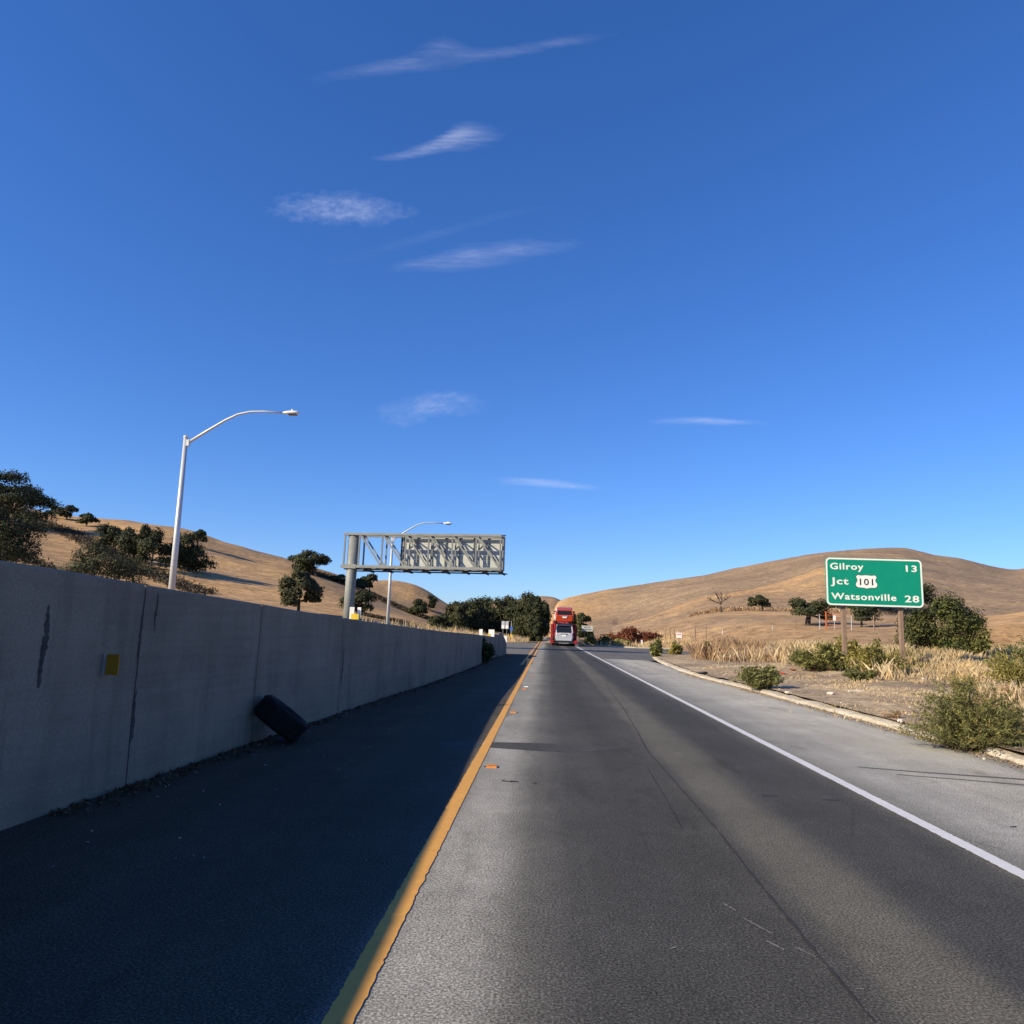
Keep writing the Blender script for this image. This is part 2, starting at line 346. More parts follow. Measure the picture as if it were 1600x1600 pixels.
ZT = ZT+amp*(vnoise(XT/17, YT/17, 1)*1.1+vnoise(XT/6, YT/6, 2)*.42+vnoise(XT/2.6, YT/2.6, 3)*.16)
flatz = sm(-19, -13, XT)*(1-sm(9, 24, XT))*(1-sm(82, 110, YT))          # the roads keep level ground
ZT = np.where(flatz > 0, np.minimum(ZT, ZT*(1-flatz)-.25*flatz), ZT)
nr, nc = ZT.shape
idx = np.arange(nr*nc).reshape(nr, nc)
Qt = np.stack([idx[:-1, :-1], idx[:-1, 1:], idx[1:, 1:], idx[1:, :-1]], -1).reshape(-1, 4)
hills = bulk('hills', np.stack([XT, YT, ZT], -1).reshape(-1, 3), Qt, HILLM, smooth=True, kind='structure')
PXg = PX[None, :]*np.ones_like(ZT); Dg = DD[:, None]*np.ones_like(ZT)      # paler grass tone, with sunlight painted in over the left hill
straw_sun = (1-sm(780, 850, PXg))*.85  # left hill brightened in colour to make up for weak sunlight
straw_sun = np.maximum(straw_sun, sm(950, 985, PXg)*(1-sm(1270, 1420, PXg))*sm(150, 252, Dg)**2*(1-sm(256, 268, Dg)))
straw_sun = np.maximum(straw_sun, sm(850, 860, PXg)*(1-sm(900, 990, PXg))*sm(200, 330, Dg)*.8)
straw_sun = np.maximum(straw_sun, sm(1440, 1560, PXg)*(1-sm(110, 150, Dg))*.9)
straw_sun = np.maximum(straw_sun, sm(880, 960, PXg)*(1-sm(120, 142, Dg))*.45)
straw_sun = np.clip(straw_sun*(1+1.3*vnoise(XT/11, YT/19, 21)+.6*vnoise(XT/4, YT/6, 22)), 0, 1)
at_ = hills.data.attributes.new('straw_sun', 'FLOAT', 'POINT'); at_.data.foreach_set('value', np.ascontiguousarray(straw_sun, dtype=np.float32).ravel())

# kerb line from the near right to the side-road corner
kp = [np.array([5.32, -10, 0.]), np.array([5.31, 0, 0.])]+[flat(*p) for p in ((1600, 1194), (1169, 1077), (1095, 1058.5), (1035, 1036), (1021, 1027))]
kp += [kp[-1]+np.array(o) for o in ((.75, 3.2, 0), (2.2, 6.0, 0), (5.5, 8.0, 0), (14, 9.0, 0), (40, 9.5, 0))]
kp = np.array(kp)[:, :2]
tt = np.r_[0, np.cumsum(np.linalg.norm(np.diff(kp, axis=0), axis=1))]
ks = np.arange(0, tt[-1], .3); KX = pchip(tt, kp[:, 0], ks); KY = pchip(tt, kp[:, 1], ks)
def kerb_dist(x, y):                            # signed-ish distance outward from the kerb (positive on the verge)
    x = np.asarray(x, float); y = np.asarray(y, float); sh = x.shape; x = x.ravel(); y = y.ravel(); best = np.full(x.shape, 1e9); sg = np.zeros(x.shape)
    for i in range(len(KX)-1):
        ax, ay, bx, by = KX[i], KY[i], KX[i+1], KY[i+1]; ex, ey = bx-ax, by-ay; L2 = ex*ex+ey*ey
        t = np.clip(((x-ax)*ex+(y-ay)*ey)/L2, 0, 1); dx = x-ax-t*ex; dy = y-ay-t*ey; d = np.hypot(dx, dy); s = -(ex*dy-ey*dx)
        u = d < best; best[u] = d[u]; sg[u] = np.sign(s[u])
    return (best*sg).reshape(sh)
def verge_z(x, y, s):
    z = .11+.042*np.clip(s-.3, 0, 16)+.012*np.clip(s-16, 0, 30)+.055*np.clip(x-26, 0, 60)*sm(10, 45, y)
    z = z+sm(.3, 2.5, s)*(vnoise(x/3.1, y/3.1, 5)*.16+vnoise(x/.9, y/.9, 6)*.07+vnoise(x/.33, y/.33, 8)*.03)
    return np.where(s < .05, -.25, z)
def verge_grid():
    xs = np.r_[np.arange(4.9, 14, .16), np.arange(14, 30, .5), np.arange(30, 75, 1.5)]; ys = np.r_[np.arange(-10, 4, 1.0), np.arange(4, 34, .16), np.arange(34, 58, .4)]
    X, Y = np.meshgrid(xs, ys); S = kerb_dist(X, Y); return X, Y, verge_z(X, Y, S), S
VX, VY, VZ, VS = verge_grid()
i2 = np.arange(VX.size).reshape(VX.shape); Qv = np.stack([i2[:-1, :-1], i2[:-1, 1:], i2[1:, 1:], i2[1:, :-1]], -1).reshape(-1, 4)
ok = (VS.ravel()[Qv].min(1) > .06)
bulk('verge', np.stack([VX, VY, VZ], -1).reshape(-1, 3), Qv[ok], DIRT, smooth=True, kind='structure')
def terr_z(x, y):
    x = np.atleast_1d(np.asarray(x, float)); y = np.atleast_1d(np.asarray(y, float))
    a = np.interp(x/y, TA, np.arange(len(TA))); b = np.interp(np.log(np.maximum(y, 9)), np.log(DD), np.arange(len(DD)))
    j = np.clip(a.astype(int), 0, nc-2); i = np.clip(b.astype(int), 0, nr-2); fa = a-j; fb = b-i
    return (ZT[i, j]*(1-fa)+ZT[i, j+1]*fa)*(1-fb)+(ZT[i+1, j]*(1-fa)+ZT[i+1, j+1]*fa)*fb
def gz(x, y):                                   # ground level anywhere
    x = np.atleast_1d(np.asarray(x, float)); y = np.atleast_1d(np.asarray(y, float)); z = terr_z(x, y)
    s = kerb_dist(x, y); v = np.where((s > .06) & (y < 58), verge_z(x, y, s), -9); z = np.maximum(z, v)
    onroad = (x > -16) & (x < 40) & (y < 120) & (s <= .06); return np.where(onroad, np.maximum(z, 0), z)
def hit(px, py, y0=6.0, y1=900.0):              # first ground point along the pixel's ray
    v = ray(px, py); Y = np.geomspace(y0, y1, 4000); z = EYE+v[2]*Y; g = gz(v[0]*Y, Y); k = np.where(z <= g)[0]
    y = Y[k[0]] if len(k) else y1
    return np.array([v[0]*y, y, float(gz(v[0]*y, y)[0])])
def col_at(px, y, py=980):                      # ground point in a pixel column at distance y
    v = ray(px, py); return np.array([v[0]*y, y, float(gz(v[0]*y, y)[0])])
PXM = lambda y: y/F                             # metres per photo pixel at distance y (about)

# ------------------------------------------------------------------ ground, roads, lines
def sheet(name, x0, x1, y0, y1, z, mat, n=1):
    m = MB(); ys = np.linspace(y0, y1, n+1)
    for y in ys: m.v += [(x0, y, z), (x1, y, z)]
    m.f = [(2*i, 2*i+1, 2*i+3, 2*i+2) for i in range(n)]; return m.build(name, mat, kind='structure')
sheet('ground', -6000, 6000, -3000, 6000, -.6, GROUNDM)
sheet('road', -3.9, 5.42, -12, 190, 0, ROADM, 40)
m = MB(); m.v = [(2.98, 41.5, .004), (6.55, 40.2, .004), (9.0, 49, .004), (60, 52, .004), (60, 80, .004), (9, 78, .004), (3.2, 86, .004)]
m.f = [(0, 1, 2, 6), (2, 3, 4, 5), (2, 5, 6)]; m.build('side_road', SIDEM, kind='structure')
m = MB(); m.v = [(-15, 44, .004), (-.85, 44, .004), (-.85, 92, .004), (-15, 92, .004)]; m.f = [(0, 1, 2, 3)]; m.build('opposing_road', OPPM, kind='structure')
def line(name, f, y0, y1, w, z, mat, step=.03, jag=.0022):
    ys = np.r_[np.arange(y0, min(30, y1), step), np.arange(min(30, y1), y1+.1, 1.0)]; c = np.array([f(y) for y in ys]); r = np.random.default_rng(len(name))
    l = c-w/2+r.normal(0, jag, len(ys)); rr = c+w/2+r.normal(0, jag, len(ys)); n = len(ys)
    V = np.concatenate([np.stack([l, ys, np.full(n, z)], 1), np.stack([rr, ys, np.full(n, z)], 1)])
    k = np.arange(n-1); bulk(name, V, np.stack([k, k+n, k+n+1, k+1], 1), mat, kind='structure')
line('yellow_line', lambda y: -.505*H-.0006*y, -10, 150, .10, .004, YPAINT)
line('double_yellow_line', lambda y: -.505*H-.0006*y-.30, 44, 150, .115, .008, YPAINT)
line('white_line', lambda y: 2.145*H+.00002*y*y, -10, 78, .106, .008, WPAINT)
m = MB()
for (x0, y0, x1, y1) in ((-14.5, 60, -3.0, 86), ):
    m.v += [(x0, y0, .008), (x0, y0+.9, .008), (x1, y1+.9, .008), (x1, y1, .008)]; m.f.append((0, 3, 2, 1))
m.build('median_line', YPAINT, kind='structure')
# patch strips and scars, each a thin sheet of its own
def patch(name, pts, mat, z=.002):
    m = MB(); P = [flat(*p) for p in pts]; m.v = [(p[0], p[1], z) for p in P]; m.f = [tuple(range(len(P)))]; m.build(name, mat, kind='structure')
patch('asphalt_patch', [(690, 1159), (760, 1159.5), (832, 1161), (900, 1163.5), (945, 1166.5), (980, 1170), (940, 1173.5), (890, 1175.5), (832, 1173), (762, 1168), (690, 1167)], PATCHM)
patch('tar_seam', [(1340, 1198), (1440, 1206), (1600, 1217), (1760, 1229), (1760, 1231), (1600, 1219), (1440, 1207.5), (1340, 1199)], SEAML)
patch('tar_seam', [(1400, 1210), (1500, 1217.5), (1600, 1226), (1760, 1240), (1760, 1242), (1600, 1227.5), (1500, 1218.7), (1400, 1210.8)], SEAML)
for k, (x, y, w) in enumerate(((1203, 1243, 13), (1298, 1250, 14), (797, 1221, 13), (836, 1224, 4), (1583, 1292, 5), (806, 1160, 0))):
    if w:
        q = random.Random(k); up = [(x-w+2*w*i/7, y+.18*(i-3.5)*(w/13)-q.uniform(.3, 1.5)) for i in range(8)]; dn = [(x-w+2*w*i/7+q.uniform(-1, 1), y+.18*(i-3.5)*(w/13)+q.uniform(.3, 1.6)) for i in range(7, -1, -1)]
        patch('tar_spot', up+dn, SEAMM)
SCRAPE = worn('pale_scrape', (.17, .165, .15), .9, .3, 20)
for k, (x, y, w, sl_) in enumerate(((1185, 1448, 22, .55), (1212, 1478, 14, .5), (1258, 1488, 16, .5), (1140, 1418, 10, .6), (1345, 1546, 6, .1), (1052, 1482, 5, -.2))):
    q = random.Random(k+40); up = [(x-w+2*w*i/9+q.uniform(-1, 1), y+sl_*(i-4.5)*w*.22-q.uniform(.2, 1.7)) for i in range(10)]; dn = [(x-w+2*w*i/9+q.uniform(-1, 1), y+sl_*(i-4.5)*w*.22+q.uniform(.2, 1.4)) for i in range(9, -1, -1)]
    patch('scrape_mark', up+dn, SCRAPE, .003)
# the long paving joint along the lane
def seam(name, pts, w, mat, z=.0025):
    P = np.array([flat(*p)[:2] for p in pts]); o = np.argsort(P[:, 1]); P = P[o]; ys = np.arange(P[0, 1], P[-1, 1], .09); xs = pchip(P[:, 1], P[:, 0], ys)
    r = np.random.default_rng(3); xs = xs+np.cumsum(r.normal(0, .0016, len(ys)))*.6; ww = w*np.clip(r.normal(1, .45, len(ys)), .15, 2)*np.clip(1.1-ys/45, .25, 1)
    n = len(ys); V = np.concatenate([np.stack([xs-ww, ys, np.full(n, z)], 1), np.stack([xs+ww, ys, np.full(n, z)], 1)]); k = np.arange(n-1)
    bulk(name, V, np.stack([k, k+n, k+n+1, k+1], 1), mat, kind='structure')
seam('paving_joint', [(1364, 1595), (1272, 1484), (1180, 1372), (1110, 1285), (1018, 1180), (1000, 1150), (975, 1108), (957, 1085), (942, 1058), (926, 1038)], .0065, SEAMM)
seam('hairline_crack', [(1066, 1296), (1040, 1247), (1009, 1196)], .004, SEAMM)
# kerb
prof = [(-.06, -.02), (-.01, .06), (.05, .082), (.19, .09), (.3, .075), (.34, -.1)]
def kerb():
    m = MB(); rings = []
    tx = np.gradient(KX); ty = np.gradient(KY); L = np.hypot(tx, ty); nx, ny = ty/L, -tx/L
    r = np.random.default_rng(9)
    for i in range(len(KX)):
        h = 1-.25*abs(r.normal()); rings.append([(KX[i]+nx[i]*(a+r.normal(0, .018)), KY[i]+ny[i]*a, b*h if b > 0 else b) for a, b in prof])
    m.loft(rings, closed=False, cap=False); return m.build('kerb', KERBM, kind='structure')
kerb()
# far kerb beyond the side road
m = MB(); fk = [(4.0, 80), (6, 79.2), (9, 78.6), (30, 79.5)]
m.loft([[(x, y, -.05), (x, y+.02, .13), (x, y+.22, .14), (x, y+.26, -.05)] for x, y in fk], False, False); m.build('far_kerb', KERBM, kind='structure')

# ------------------------------------------------------------------ concrete wall
WP = [(-3.36, -9.0), (-3.36, 1.0)]+[tuple(flat(*p)[:2]) for p in ((0, 1297), (400, 1158), (500, 1124), (600, 1090), (685, 1062.5), (740, 1041.5))]
WP += [(-2.52, 37.0), (-2.30, 43.0)]
WY = np.array([p[1] for p in WP]); WX = np.array([p[0] for p in WP])
wall_x = lambda y: float(pchip(WY, WX, np.array([y]))[0])
def wall_top_h():
    hs_ = []
    for (bx, by), (tx, ty) in (((0, 1297), (0, 882)), ((400, 1158), (400, 945)), ((500, 1124), (500, 961)), ((600, 1090), (600, 975)), ((685, 1062.5), (685, 986)), ((740, 1041.5), (740, 991))):
        y = flat(bx, by)[1]; hs_.append((y, at(tx, ty, y)[2]))
    return hs_
HT = wall_top_h(); HT = [(-9, HT[0][1]+.22), (1, HT[0][1]+.1)]+HT+[(35, HT[-1][1]-.12), (39, HT[-1][1]-.17), (43, HT[-1][1]-.2)]
wall_h = lambda y: float(pchip([a for a, _ in HT], [b for _, b in HT], np.array([y]))[0])
wallo = thing('concrete_wall', 'long grey concrete barrier wall with dark run stains, in shade along the left shoulder', 'wall', (wall_x(6), 6, 0))
wbx, wby = wall_x(6), 6.0
def wall_y(px):                                 # road distance where pixel column px meets the wall face
    ys = np.linspace(2, 43, 2000); xs = pchip(WY, WX, ys); v = ray(px, 1020)[0]; return float(ys[np.argmin(np.abs(xs/ys-v))])
joints = [-9, -5.2, -1.6, 2.0, wall_y(-60)]+[wall_y(p) for p in (218, 403, 533, 640)]+[21.5, 25.2, 28.9, 32.6, 36.4]
joints = sorted(joints); TH = .22
def wall_piece(y0, y1, h0=None, h1=None, name='wall_panel', tilt=0.0):
    m = MB(); ys = np.linspace(y0+.010, y1-.010, max(3, int((y1-y0)/.6))); rings = []
    for i, y in enumerate(ys):
        x = wall_x(y)+tilt; h = wall_h(y)+random.uniform(-.004, .004) if h0 is None else h0+(h1-h0)*i/(len(ys)-1)
        P = [(x+.015, -.15), (x, h*.35), (x, h-.02), (x-.015, h), (x-TH, h), (x-TH-.02, -.15)]
        rings.append([(a-wbx, y-wby, b) for a, b in P])
    m.loft(rings); return m.build(name, WALLM, wallo)
for a, b in zip(joints[:-1], joints[1:]): wall_piece(a, b)
for y in joints[1:-1]: MB().prism([(wall_x(y)-.02-wbx, -.1), (wall_x(y)-.02-wbx, wall_h(y)-.02), (wall_x(y)-TH+.02-wbx, wall_h(y)-.02), (wall_x(y)-TH+.02-wbx, -.1)], 'y', y-wby-.02, y-wby+.02).build('joint_filler', SEAMM, wallo)
wall_piece(36.4, 38.6, 1.12, 1.10); wall_piece(38.6, 40.6, 1.16, 1.2, tilt=.02); wall_piece(40.6, 43.4, 1.2, .62, 'wall_end', .0)
def stain_strip(px, y0, y1, w, seed):           # a black water run down the face
    r = np.random.default_rng(seed); Y = wall_y(px); x = wall_x(Y); zt = at(px, y0, Y)[2]; zb = at(px, y1, Y)[2]; n = 26
    zz = np.linspace(zt, zb, n); ww = w*np.clip(np.sin(np.linspace(.12, pi-.2, n))*r.uniform(.35, 1.35, n), .08, 2); c = np.cumsum(r.normal(0, .004, n))
    V = np.concatenate([np.stack([np.full(n, x+.0045), Y-ww+c, zz], 1), np.stack([np.full(n, x+.0045), Y+ww+c, zz], 1)])-np.array([wbx, wby, 0]); k = np.arange(n-1)
    bulk('water_stain', V, np.stack([k, k+n, k+n+1, k+1], 1), STAIN, wallo)
stain_strip(68, 945, 1075, .032, 1); stain_strip(219, 1075, 1222, .028, 2); stain_strip(216, 940, 1040, .012, 4); stain_strip(237, 925, 985, .014, 3); stain_strip(537, 1010, 1075, .03, 8)
# broken dark corner near the far end and roots at the foot
def reflector(px, py, size, label, kind, on_top=False):
    Y = wall_y(px); x = wall_x(Y)
    t = thing('reflector', label, 'reflector', (x, Y, at(px, py, Y)[2] if not on_top else wall_h(Y)), 0, 'reflectors fixed along the concrete wall'); s = size
    return t, s
t, s = reflector(164, 1055, .13, 'amber reflector plate with a pale bracket standing out on the shaded wall face', 0)
MB().box((.008, -.012, .078), (.014, .035, .155)).build('bracket', STEELG, t)
MB().box((.062, .012, .078), (.095, .012, .15)).build('amber_face', AMBER, t)
t, s = reflector(560, 972, .1, 'pair of white plates with a yellow reflector box on top of the wall', 0, True)
MB().box((-.14, -.03, .10), (.075, .02, .22), rz=.1).build('white_plate', WHITEP, t); MB().box((-.035, .03, .12), (.06, .02, .18)).build('white_plate', WHITEP, t)
MB().box((-.07, -.07, .055), (.125, .06, .09)).build('yellow_box', YELLOWP, t)
for px, w, h, lb in ((754, .14, .24, 'small white plate standing on the wall top, first before its broken end'), (770, .27, .33, 'big white plate with yellowed corner on the wall just before the sloping end')):
    t, s = reflector(px, 990, .2, lb, 0, True); MB().box((-.1, 0, h/2), (w, .03, h)).build('white_plate', WHITEP, t)
    MB().box((-.1, .04, h*.3), (.04, .05, h*.6)).build('bracket', GALV, t)
    if w > .2: MB().box((-.2, -.024, .07), (.09, .014, .12)).build('yellow_corner', YELLOWP, t)
t = thing('reflector', 'white plate set on the low sloping end of the wall', 'reflector', (wall_x(43.2)-.16, 43.3, .6), 0, 'reflectors fixed along the concrete wall')
MB().prism([(-.18, .42), (.18, .42), (.18, .0), (.05, .08)], 'y', -.02, .02).build('white_plate', WHITEP, t); MB().box((0, .05, .2), (.04, .05, .4)).build('bracket', GALV, t)

# ------------------------------------------------------------------ old tyre leaning on the wall
def tyre():
    Yc = wall_y(432)-.42; c = at(440, 1126, Yc)
    t = thing('tyre', 'discarded black tyre leaning at the foot of the concrete wall', 'tyre', c)
    Rr, wd = .285, .125
    prof_ = [(Rr*.60, -wd*.62), (Rr*.74, -wd*.95), (Rr*.9, -wd), (Rr*.985, -wd*.8), (Rr, -wd*.4), (Rr, wd*.4), (Rr*.985, wd*.8), (Rr*.9, wd), (Rr*.74, wd*.95), (Rr*.60, wd*.62), (Rr*.64, wd*.3), (Rr*.64, -wd*.3)]
    axis = Vector((.56, .20, .80)).normalized(); M = axis.to_track_quat('X', 'Z').to_matrix()
    n = 40; m = MB(); rings = []
    for i in range(n+1):
        a = 2*pi*i/n; rings.append([tuple(M @ Vector((b*1.0, r*cos(a), r*sin(a)))) for r, b in prof_])
    m.loft(rings, True, False); m.build('carcass', TYREOLD, t, smooth=True)
    tr = MB()
    for i in range(44):
        a = 2*pi*i/44
        for b, sk in ((-wd*.52, .06), (0, 0.0), (wd*.52, -.06)):
            MM = M @ Matrix.Rotation(a+sk, 3, 'X'); tr.box(MM @ Vector((b, 0, Rr+.004)), (wd*.42, .026, .014), M=MM)
    o = tr.build('tread', TYREOLD, t); o['kind'] = 'stuff'
    zmin = min((M @ Vector((b, r*cos(a), r*sin(a)))).z for a in np.linspace(0, 6.283, 40) for r, b in prof_); t.location.z = -zmin+.008
    t.location.x = wall_x(Yc)+.275
    g = MB(); 
    for i in range(5): g.box((random.uniform(-.1, .1), random.uniform(-.03, .03), .012+.004*i), (.09, .035, .012), rz=random.uniform(-.6, .6))
    p = flat(452, 1158); put(g.build('plastic_scrap', BLUED), None, 'crumpled blue plastic scrap on the shaded shoulder under the tyre', 'litter').location = (p[0], p[1], 0)
tyre()

# ------------------------------------------------------------------ raised pavement markers
mk = [(768, 1198.5, 0), (802, 1113.5, 0), (819, 1077, 0), (822, 1073.2, 2), (832, 1057, 1), (834, 1045, 1), (836, 1036, 1)]
words = ['nearest', 'second', 'third', 'white one beside the third', 'fourth', 'fifth', 'farthest']
for i, (px, py, k) in enumerate(mk):
    p = flat(px, py)
    lb = 'white flattened pavement marker beside a worn orange one, right of the yellow line' if k == 2 else ('chunky orange pavement marker beside the yellow line, %s along the row' if k == 0 else 'flat worn pavement marker beside the yellow line, %s along the row') % words[i]
    t = thing('pavement_marker', lb, 'road marker', (p[0], p[1], 0), random.uniform(-.06, .06), 'raised markers along the yellow line')
    hh = .022 if k == 0 else .012; hw = .052
    m = MB(); m.loft([[(-hw, -hw, 0), (hw, -hw, 0), (hw, hw, 0), (-hw, hw, 0)], [(-hw*.96, -hw*.9, hh*.4), (hw*.96, -hw*.9, hh*.4), (hw*.96, hw*.9, hh*.4), (-hw*.96, hw*.9, hh*.4)], [(-hw*.86, -hw*.35, hh), (hw*.86, -hw*.35, hh), (hw*.86, hw*.35, hh), (-hw*.86, hw*.35, hh)]])
    m.build('marker_body', WHITEP if k == 2 else ORANGE, t)
    MB().prism([(-hw*.94, hh*.36), (hw*.94, hh*.36), (hw*.84, hh*.98), (-hw*.84, hh*.98)], 'y', -.003, .0).build('lens', WHITEP if k == 2 else AMBER, t).location = (0, -hw*.62, .001)
    if k == 0: MB().box((0, 0, .003), (.145, .03, .006)).build('adhesive_pad', BLACK, t)

# ------------------------------------------------------------------ street lamps
def lamp(px_b, py_b, px_t, py_t, Y, label, s):
    b = at(px_b, py_b, Y); tp = at(px_t, py_t, Y); x = (b[0]+tp[0])/2; g = float(gz(x, Y)[0])
    t = thing('street_lamp', label, 'street lamp', (x, Y, g), 0, 'curved-arm street lamps behind the wall'); h = tp[2]-g
    lean = (tp[0]-b[0])/max(1e-3, tp[2]-b[2])
    ptop = Vector((lean*h*.5, 0, h)); m = MB().tube([(-lean*h*.5, 0, .25), ptop], [.145, .085], 14)
    m.build('pole', GALV, t, smooth=True); MB().tube([(-lean*h*.5, 0, -.2), (-lean*h*.5, 0, .3)], .22, 12).build('base', GALV, t)
    MB().tube([ptop+Vector((0, 0, -.02)), ptop+Vector((0, 0, .07)), ptop+Vector((0, 0, .11))], [.1, .1, .04], 12).build('pole_cap', GALV, t)
    MB().box(ptop+Vector((.12, 0, -.22)), (.12, .15, .26)).build('arm_bracket', GALV, t)
    q = [(.05, -.24), (.95, .25), (1.62, .60), (2.1, .80), (2.6, .90), (3.2, .92), (4.05, .88)]
    pts = [ptop+Vector((a*s, 0, (c*1.24+.05)*s)) for a, c in q]; MB().tube(pts, [.06, .055, .05, .047, .044, .04, .036], 10).build('arm', GALV, t, smooth=True)
    e = pts[-1]; m = MB(); rings = []
    for u, rw, rh in ((-.05, .04, .035), (.02, .08, .06), (.18, .13, .085), (.4, .15, .095), (.55, .13, .08), (.63, .06, .04)):
        rings.append([(e.x+u, rw*cos(a), e.z+.01+rh*sin(a)*(1.0 if sin(a) > 0 else .75)) for a in np.linspace(0, 2*pi, 14)[:-1]])
    m.loft(rings); m.build('lamp_head', LUMI, t, smooth=True)
    MB().tube([(e.x+.33, 0, e.z+.09), (e.x+.33, 0, e.z+.16)], .045, 10).build('photocell', LUMI, t); MB().box((e.x+.36, 0, e.z-.07), (.34, .2, .03)).build('lamp_lens', GLASSD, t)
lamp(268.5, 922, 291, 684, 29.5, 'tall galvanised street lamp behind the near part of the concrete wall', 1.0)
lamp(605.5, 975, 613.5, 838, 58.5, 'thinner street lamp seen behind the overhead sign frame', 1.0)

# ------------------------------------------------------------------ cantilever sign gantry
def gantry():
    Yl, Yr = 52.6, 51.2; A = at(538, 834, Yl); B = at(784, 838.5, Yr); Ab = at(537, 884.5, Yl)
    b = at(543, 968, Yl)[0]*.5+at(551, 838, Yl)[0]*.5; g = float(gz(b, Yl)[0])
    t = thing('sign_gantry', 'grey cantilever sign frame on one thick post, seen from the back', 'gantry', (b, Yl, g))
    L = math.hypot(B[0]-A[0], Yr-Yl); rz = math.atan2(Yr-Yl, B[0]-A[0]); zt = A[2]-g; zb = Ab[2]-g; x0 = A[0]-b
    D = .95
    Rz = Matrix.Rotation(rz, 3, 'Z')
    P = lambda x, y, z: Rz @ Vector((x0+x, y, z))
    k = L/246.0; xs = [1.5*k]+[(p-538)*k for p in (563, 599.5, 636.5, 672.5, 709, 745.5, 782.5)]; xs[-1] = L-.08
    MB().tube([(-.06, .35, -.3), (0, .35, zt-.05)], .37, 20).build('post', STEELG, t, smooth=True)
    MB().tube([(-.06, .35, 0), (-.06, .35, .12)], .6, 16).build('base_plate', STEELG, t)
    for nm, y in (('front', 0), ('rear', D)):
        for z, h in ((zt, .17), (zb, .20)): MB().bar(P(-.05 if z == zt else -.12, y, z), P(L, y, z), .16, h).build('chord', STEELG, t, bevel=.01)
        for i, x in enumerate(xs):
            MB().bar(P(x, y, zb+.1), P(x, y, zt-.085), .10, .12).build('vertical', STEELG, t)
            if 0 < i < len(xs)-1:
                MB().bar(P(x+.08, y, zt-.1), P(xs[i+1]-.08, y, zb+.11), .1, .1).build('diagonal', STEELG, t)
    for i, x in enumerate(xs):
        for z in (zt, zb): MB().bar(P(x, .08, z), P(x, D-.08, z), .08).build('cross_beam', STEELG, t)
        if i < len(xs)-1: MB().bar(P(x+.05, .1, zt), P(xs[i+1]-.05, D-.1, zt), .05).build('top_brace', STEELG, t); MB().bar(P(x+.05, D-.1, zb+.02), P(xs[i+1]-.05, .1, zb+.02), .05).build('bottom_brace', STEELG, t)
    # sign panel on the far side, in horizontal planks
    xa = (622-538)*k; n = 7; z0 = zb-.02; z1 = zt+.16; hh = (z1-z0)/n
    for j in range(n): MB().bar(P(xa, D+.32, z0+hh*(j+.5)), P(L+.02, D+.32, z0+hh*(j+.5)), .035, hh-.012).build('panel_plank', PANELB, t)
    for i in range(8): 
        x = xa+.15+(L-xa-.3)*i/7; MB().bar(P(x, D+.23, z0+.03), P(x, D+.23, z1-.03), .07, .09).build('panel_mullion', STEELG, t)
    MB().bar(P(xa-.02, D+.3, z0), P(xa-.02, D+.3, z1), .1, .06).build('panel_edge', DARKT, t)
    MB().bar(P(xa-.05, D+.3, z1+.03), P(L+.05, D+.3, z1+.03), .12, .05).build('panel_edge', DARKT, t)
    # walkway under the frame
    MB().bar(P(.0, .35, zb-.16), P(L+.1, .35, zb-.16), .2, .08).build('walkway_rail', DARKT, t); MB().bar(P(.3, D+.9, zb-.18), P(L+.1, D+.9, zb-.18), .5, .06).build('walkway', DARKT, t)
    for px in (571, 602, 634, 663, 694, 725, 755, 780):
        x = (px-538)*k; m = MB(); q = [P(x-.28, -.12, zb-.12), P(x+.12, -.12, zb-.12), P(x+.12, -.12, zb-.30)]; q2 = [v+Rz @ Vector((0, 2.2, 0)) for v in q]
        m.v = [tuple(v) for v in q+q2]; m.f = [(0, 1, 2), (3, 5, 4), (0, 3, 4, 1), (1, 4, 5, 2), (2, 5, 3, 0)]; m.build('bracket', DARKT, t)
    MB().box(P(x0*0+.55, .35, zb), (.95, .9, .3), rz=rz).build('post_clamp', STEELG, t)
gantry()

# ------------------------------------------------------------------ guide sign
def text(s, x0, x1, zb, zcap, y, mat, parent, name='lettering', off=.02):
    cu = bpy.data.curves.new(name, 'FONT'); cu.body = s; cu.size = 1; cu.extrude = .004; cu.offset = off; cu.space_character = 1.12; cu.resolution_u = 3
    o = bpy.data.objects.new(name, cu); put(o, parent); cu.materials.append(mat); bpy.context.view_layer.update()
    xs = [c[0] for c in o.bound_box]; capu = .70 if True else 1
    kx = (x1-x0)/(max(xs)-min(xs)); kz = (zcap-zb)/capu; o.scale = (kx, kz, 1); o.rotation_euler = (pi/2, 0, 0); o.location = (x0-min(xs)*kx, y, zb)
    me = bpy.data.meshes.new_from_object(o.evaluated_get(bpy.context.evaluated_depsgraph_get())); q = bpy.data.objects.new(name, me); put(q, parent)
    q.scale = o.scale; q.rotation_euler = o.rotation_euler; q.location = o.location; bpy.data.objects.remove(o); q.name = name; return q
def rrect(x0, x1, z0, z1, r, n=5):
    P = []
    for cx, cz, a0 in ((x1-r, z0+r, -pi/2), (x1-r, z1-r, 0), (x0+r, z1-r, pi/2), (x0+r, z0+r, pi)):
        for i in range(n+1): a = a0+pi/2*i/n; P.append((cx+r*cos(a), cz+r*sin(a)))
    return P
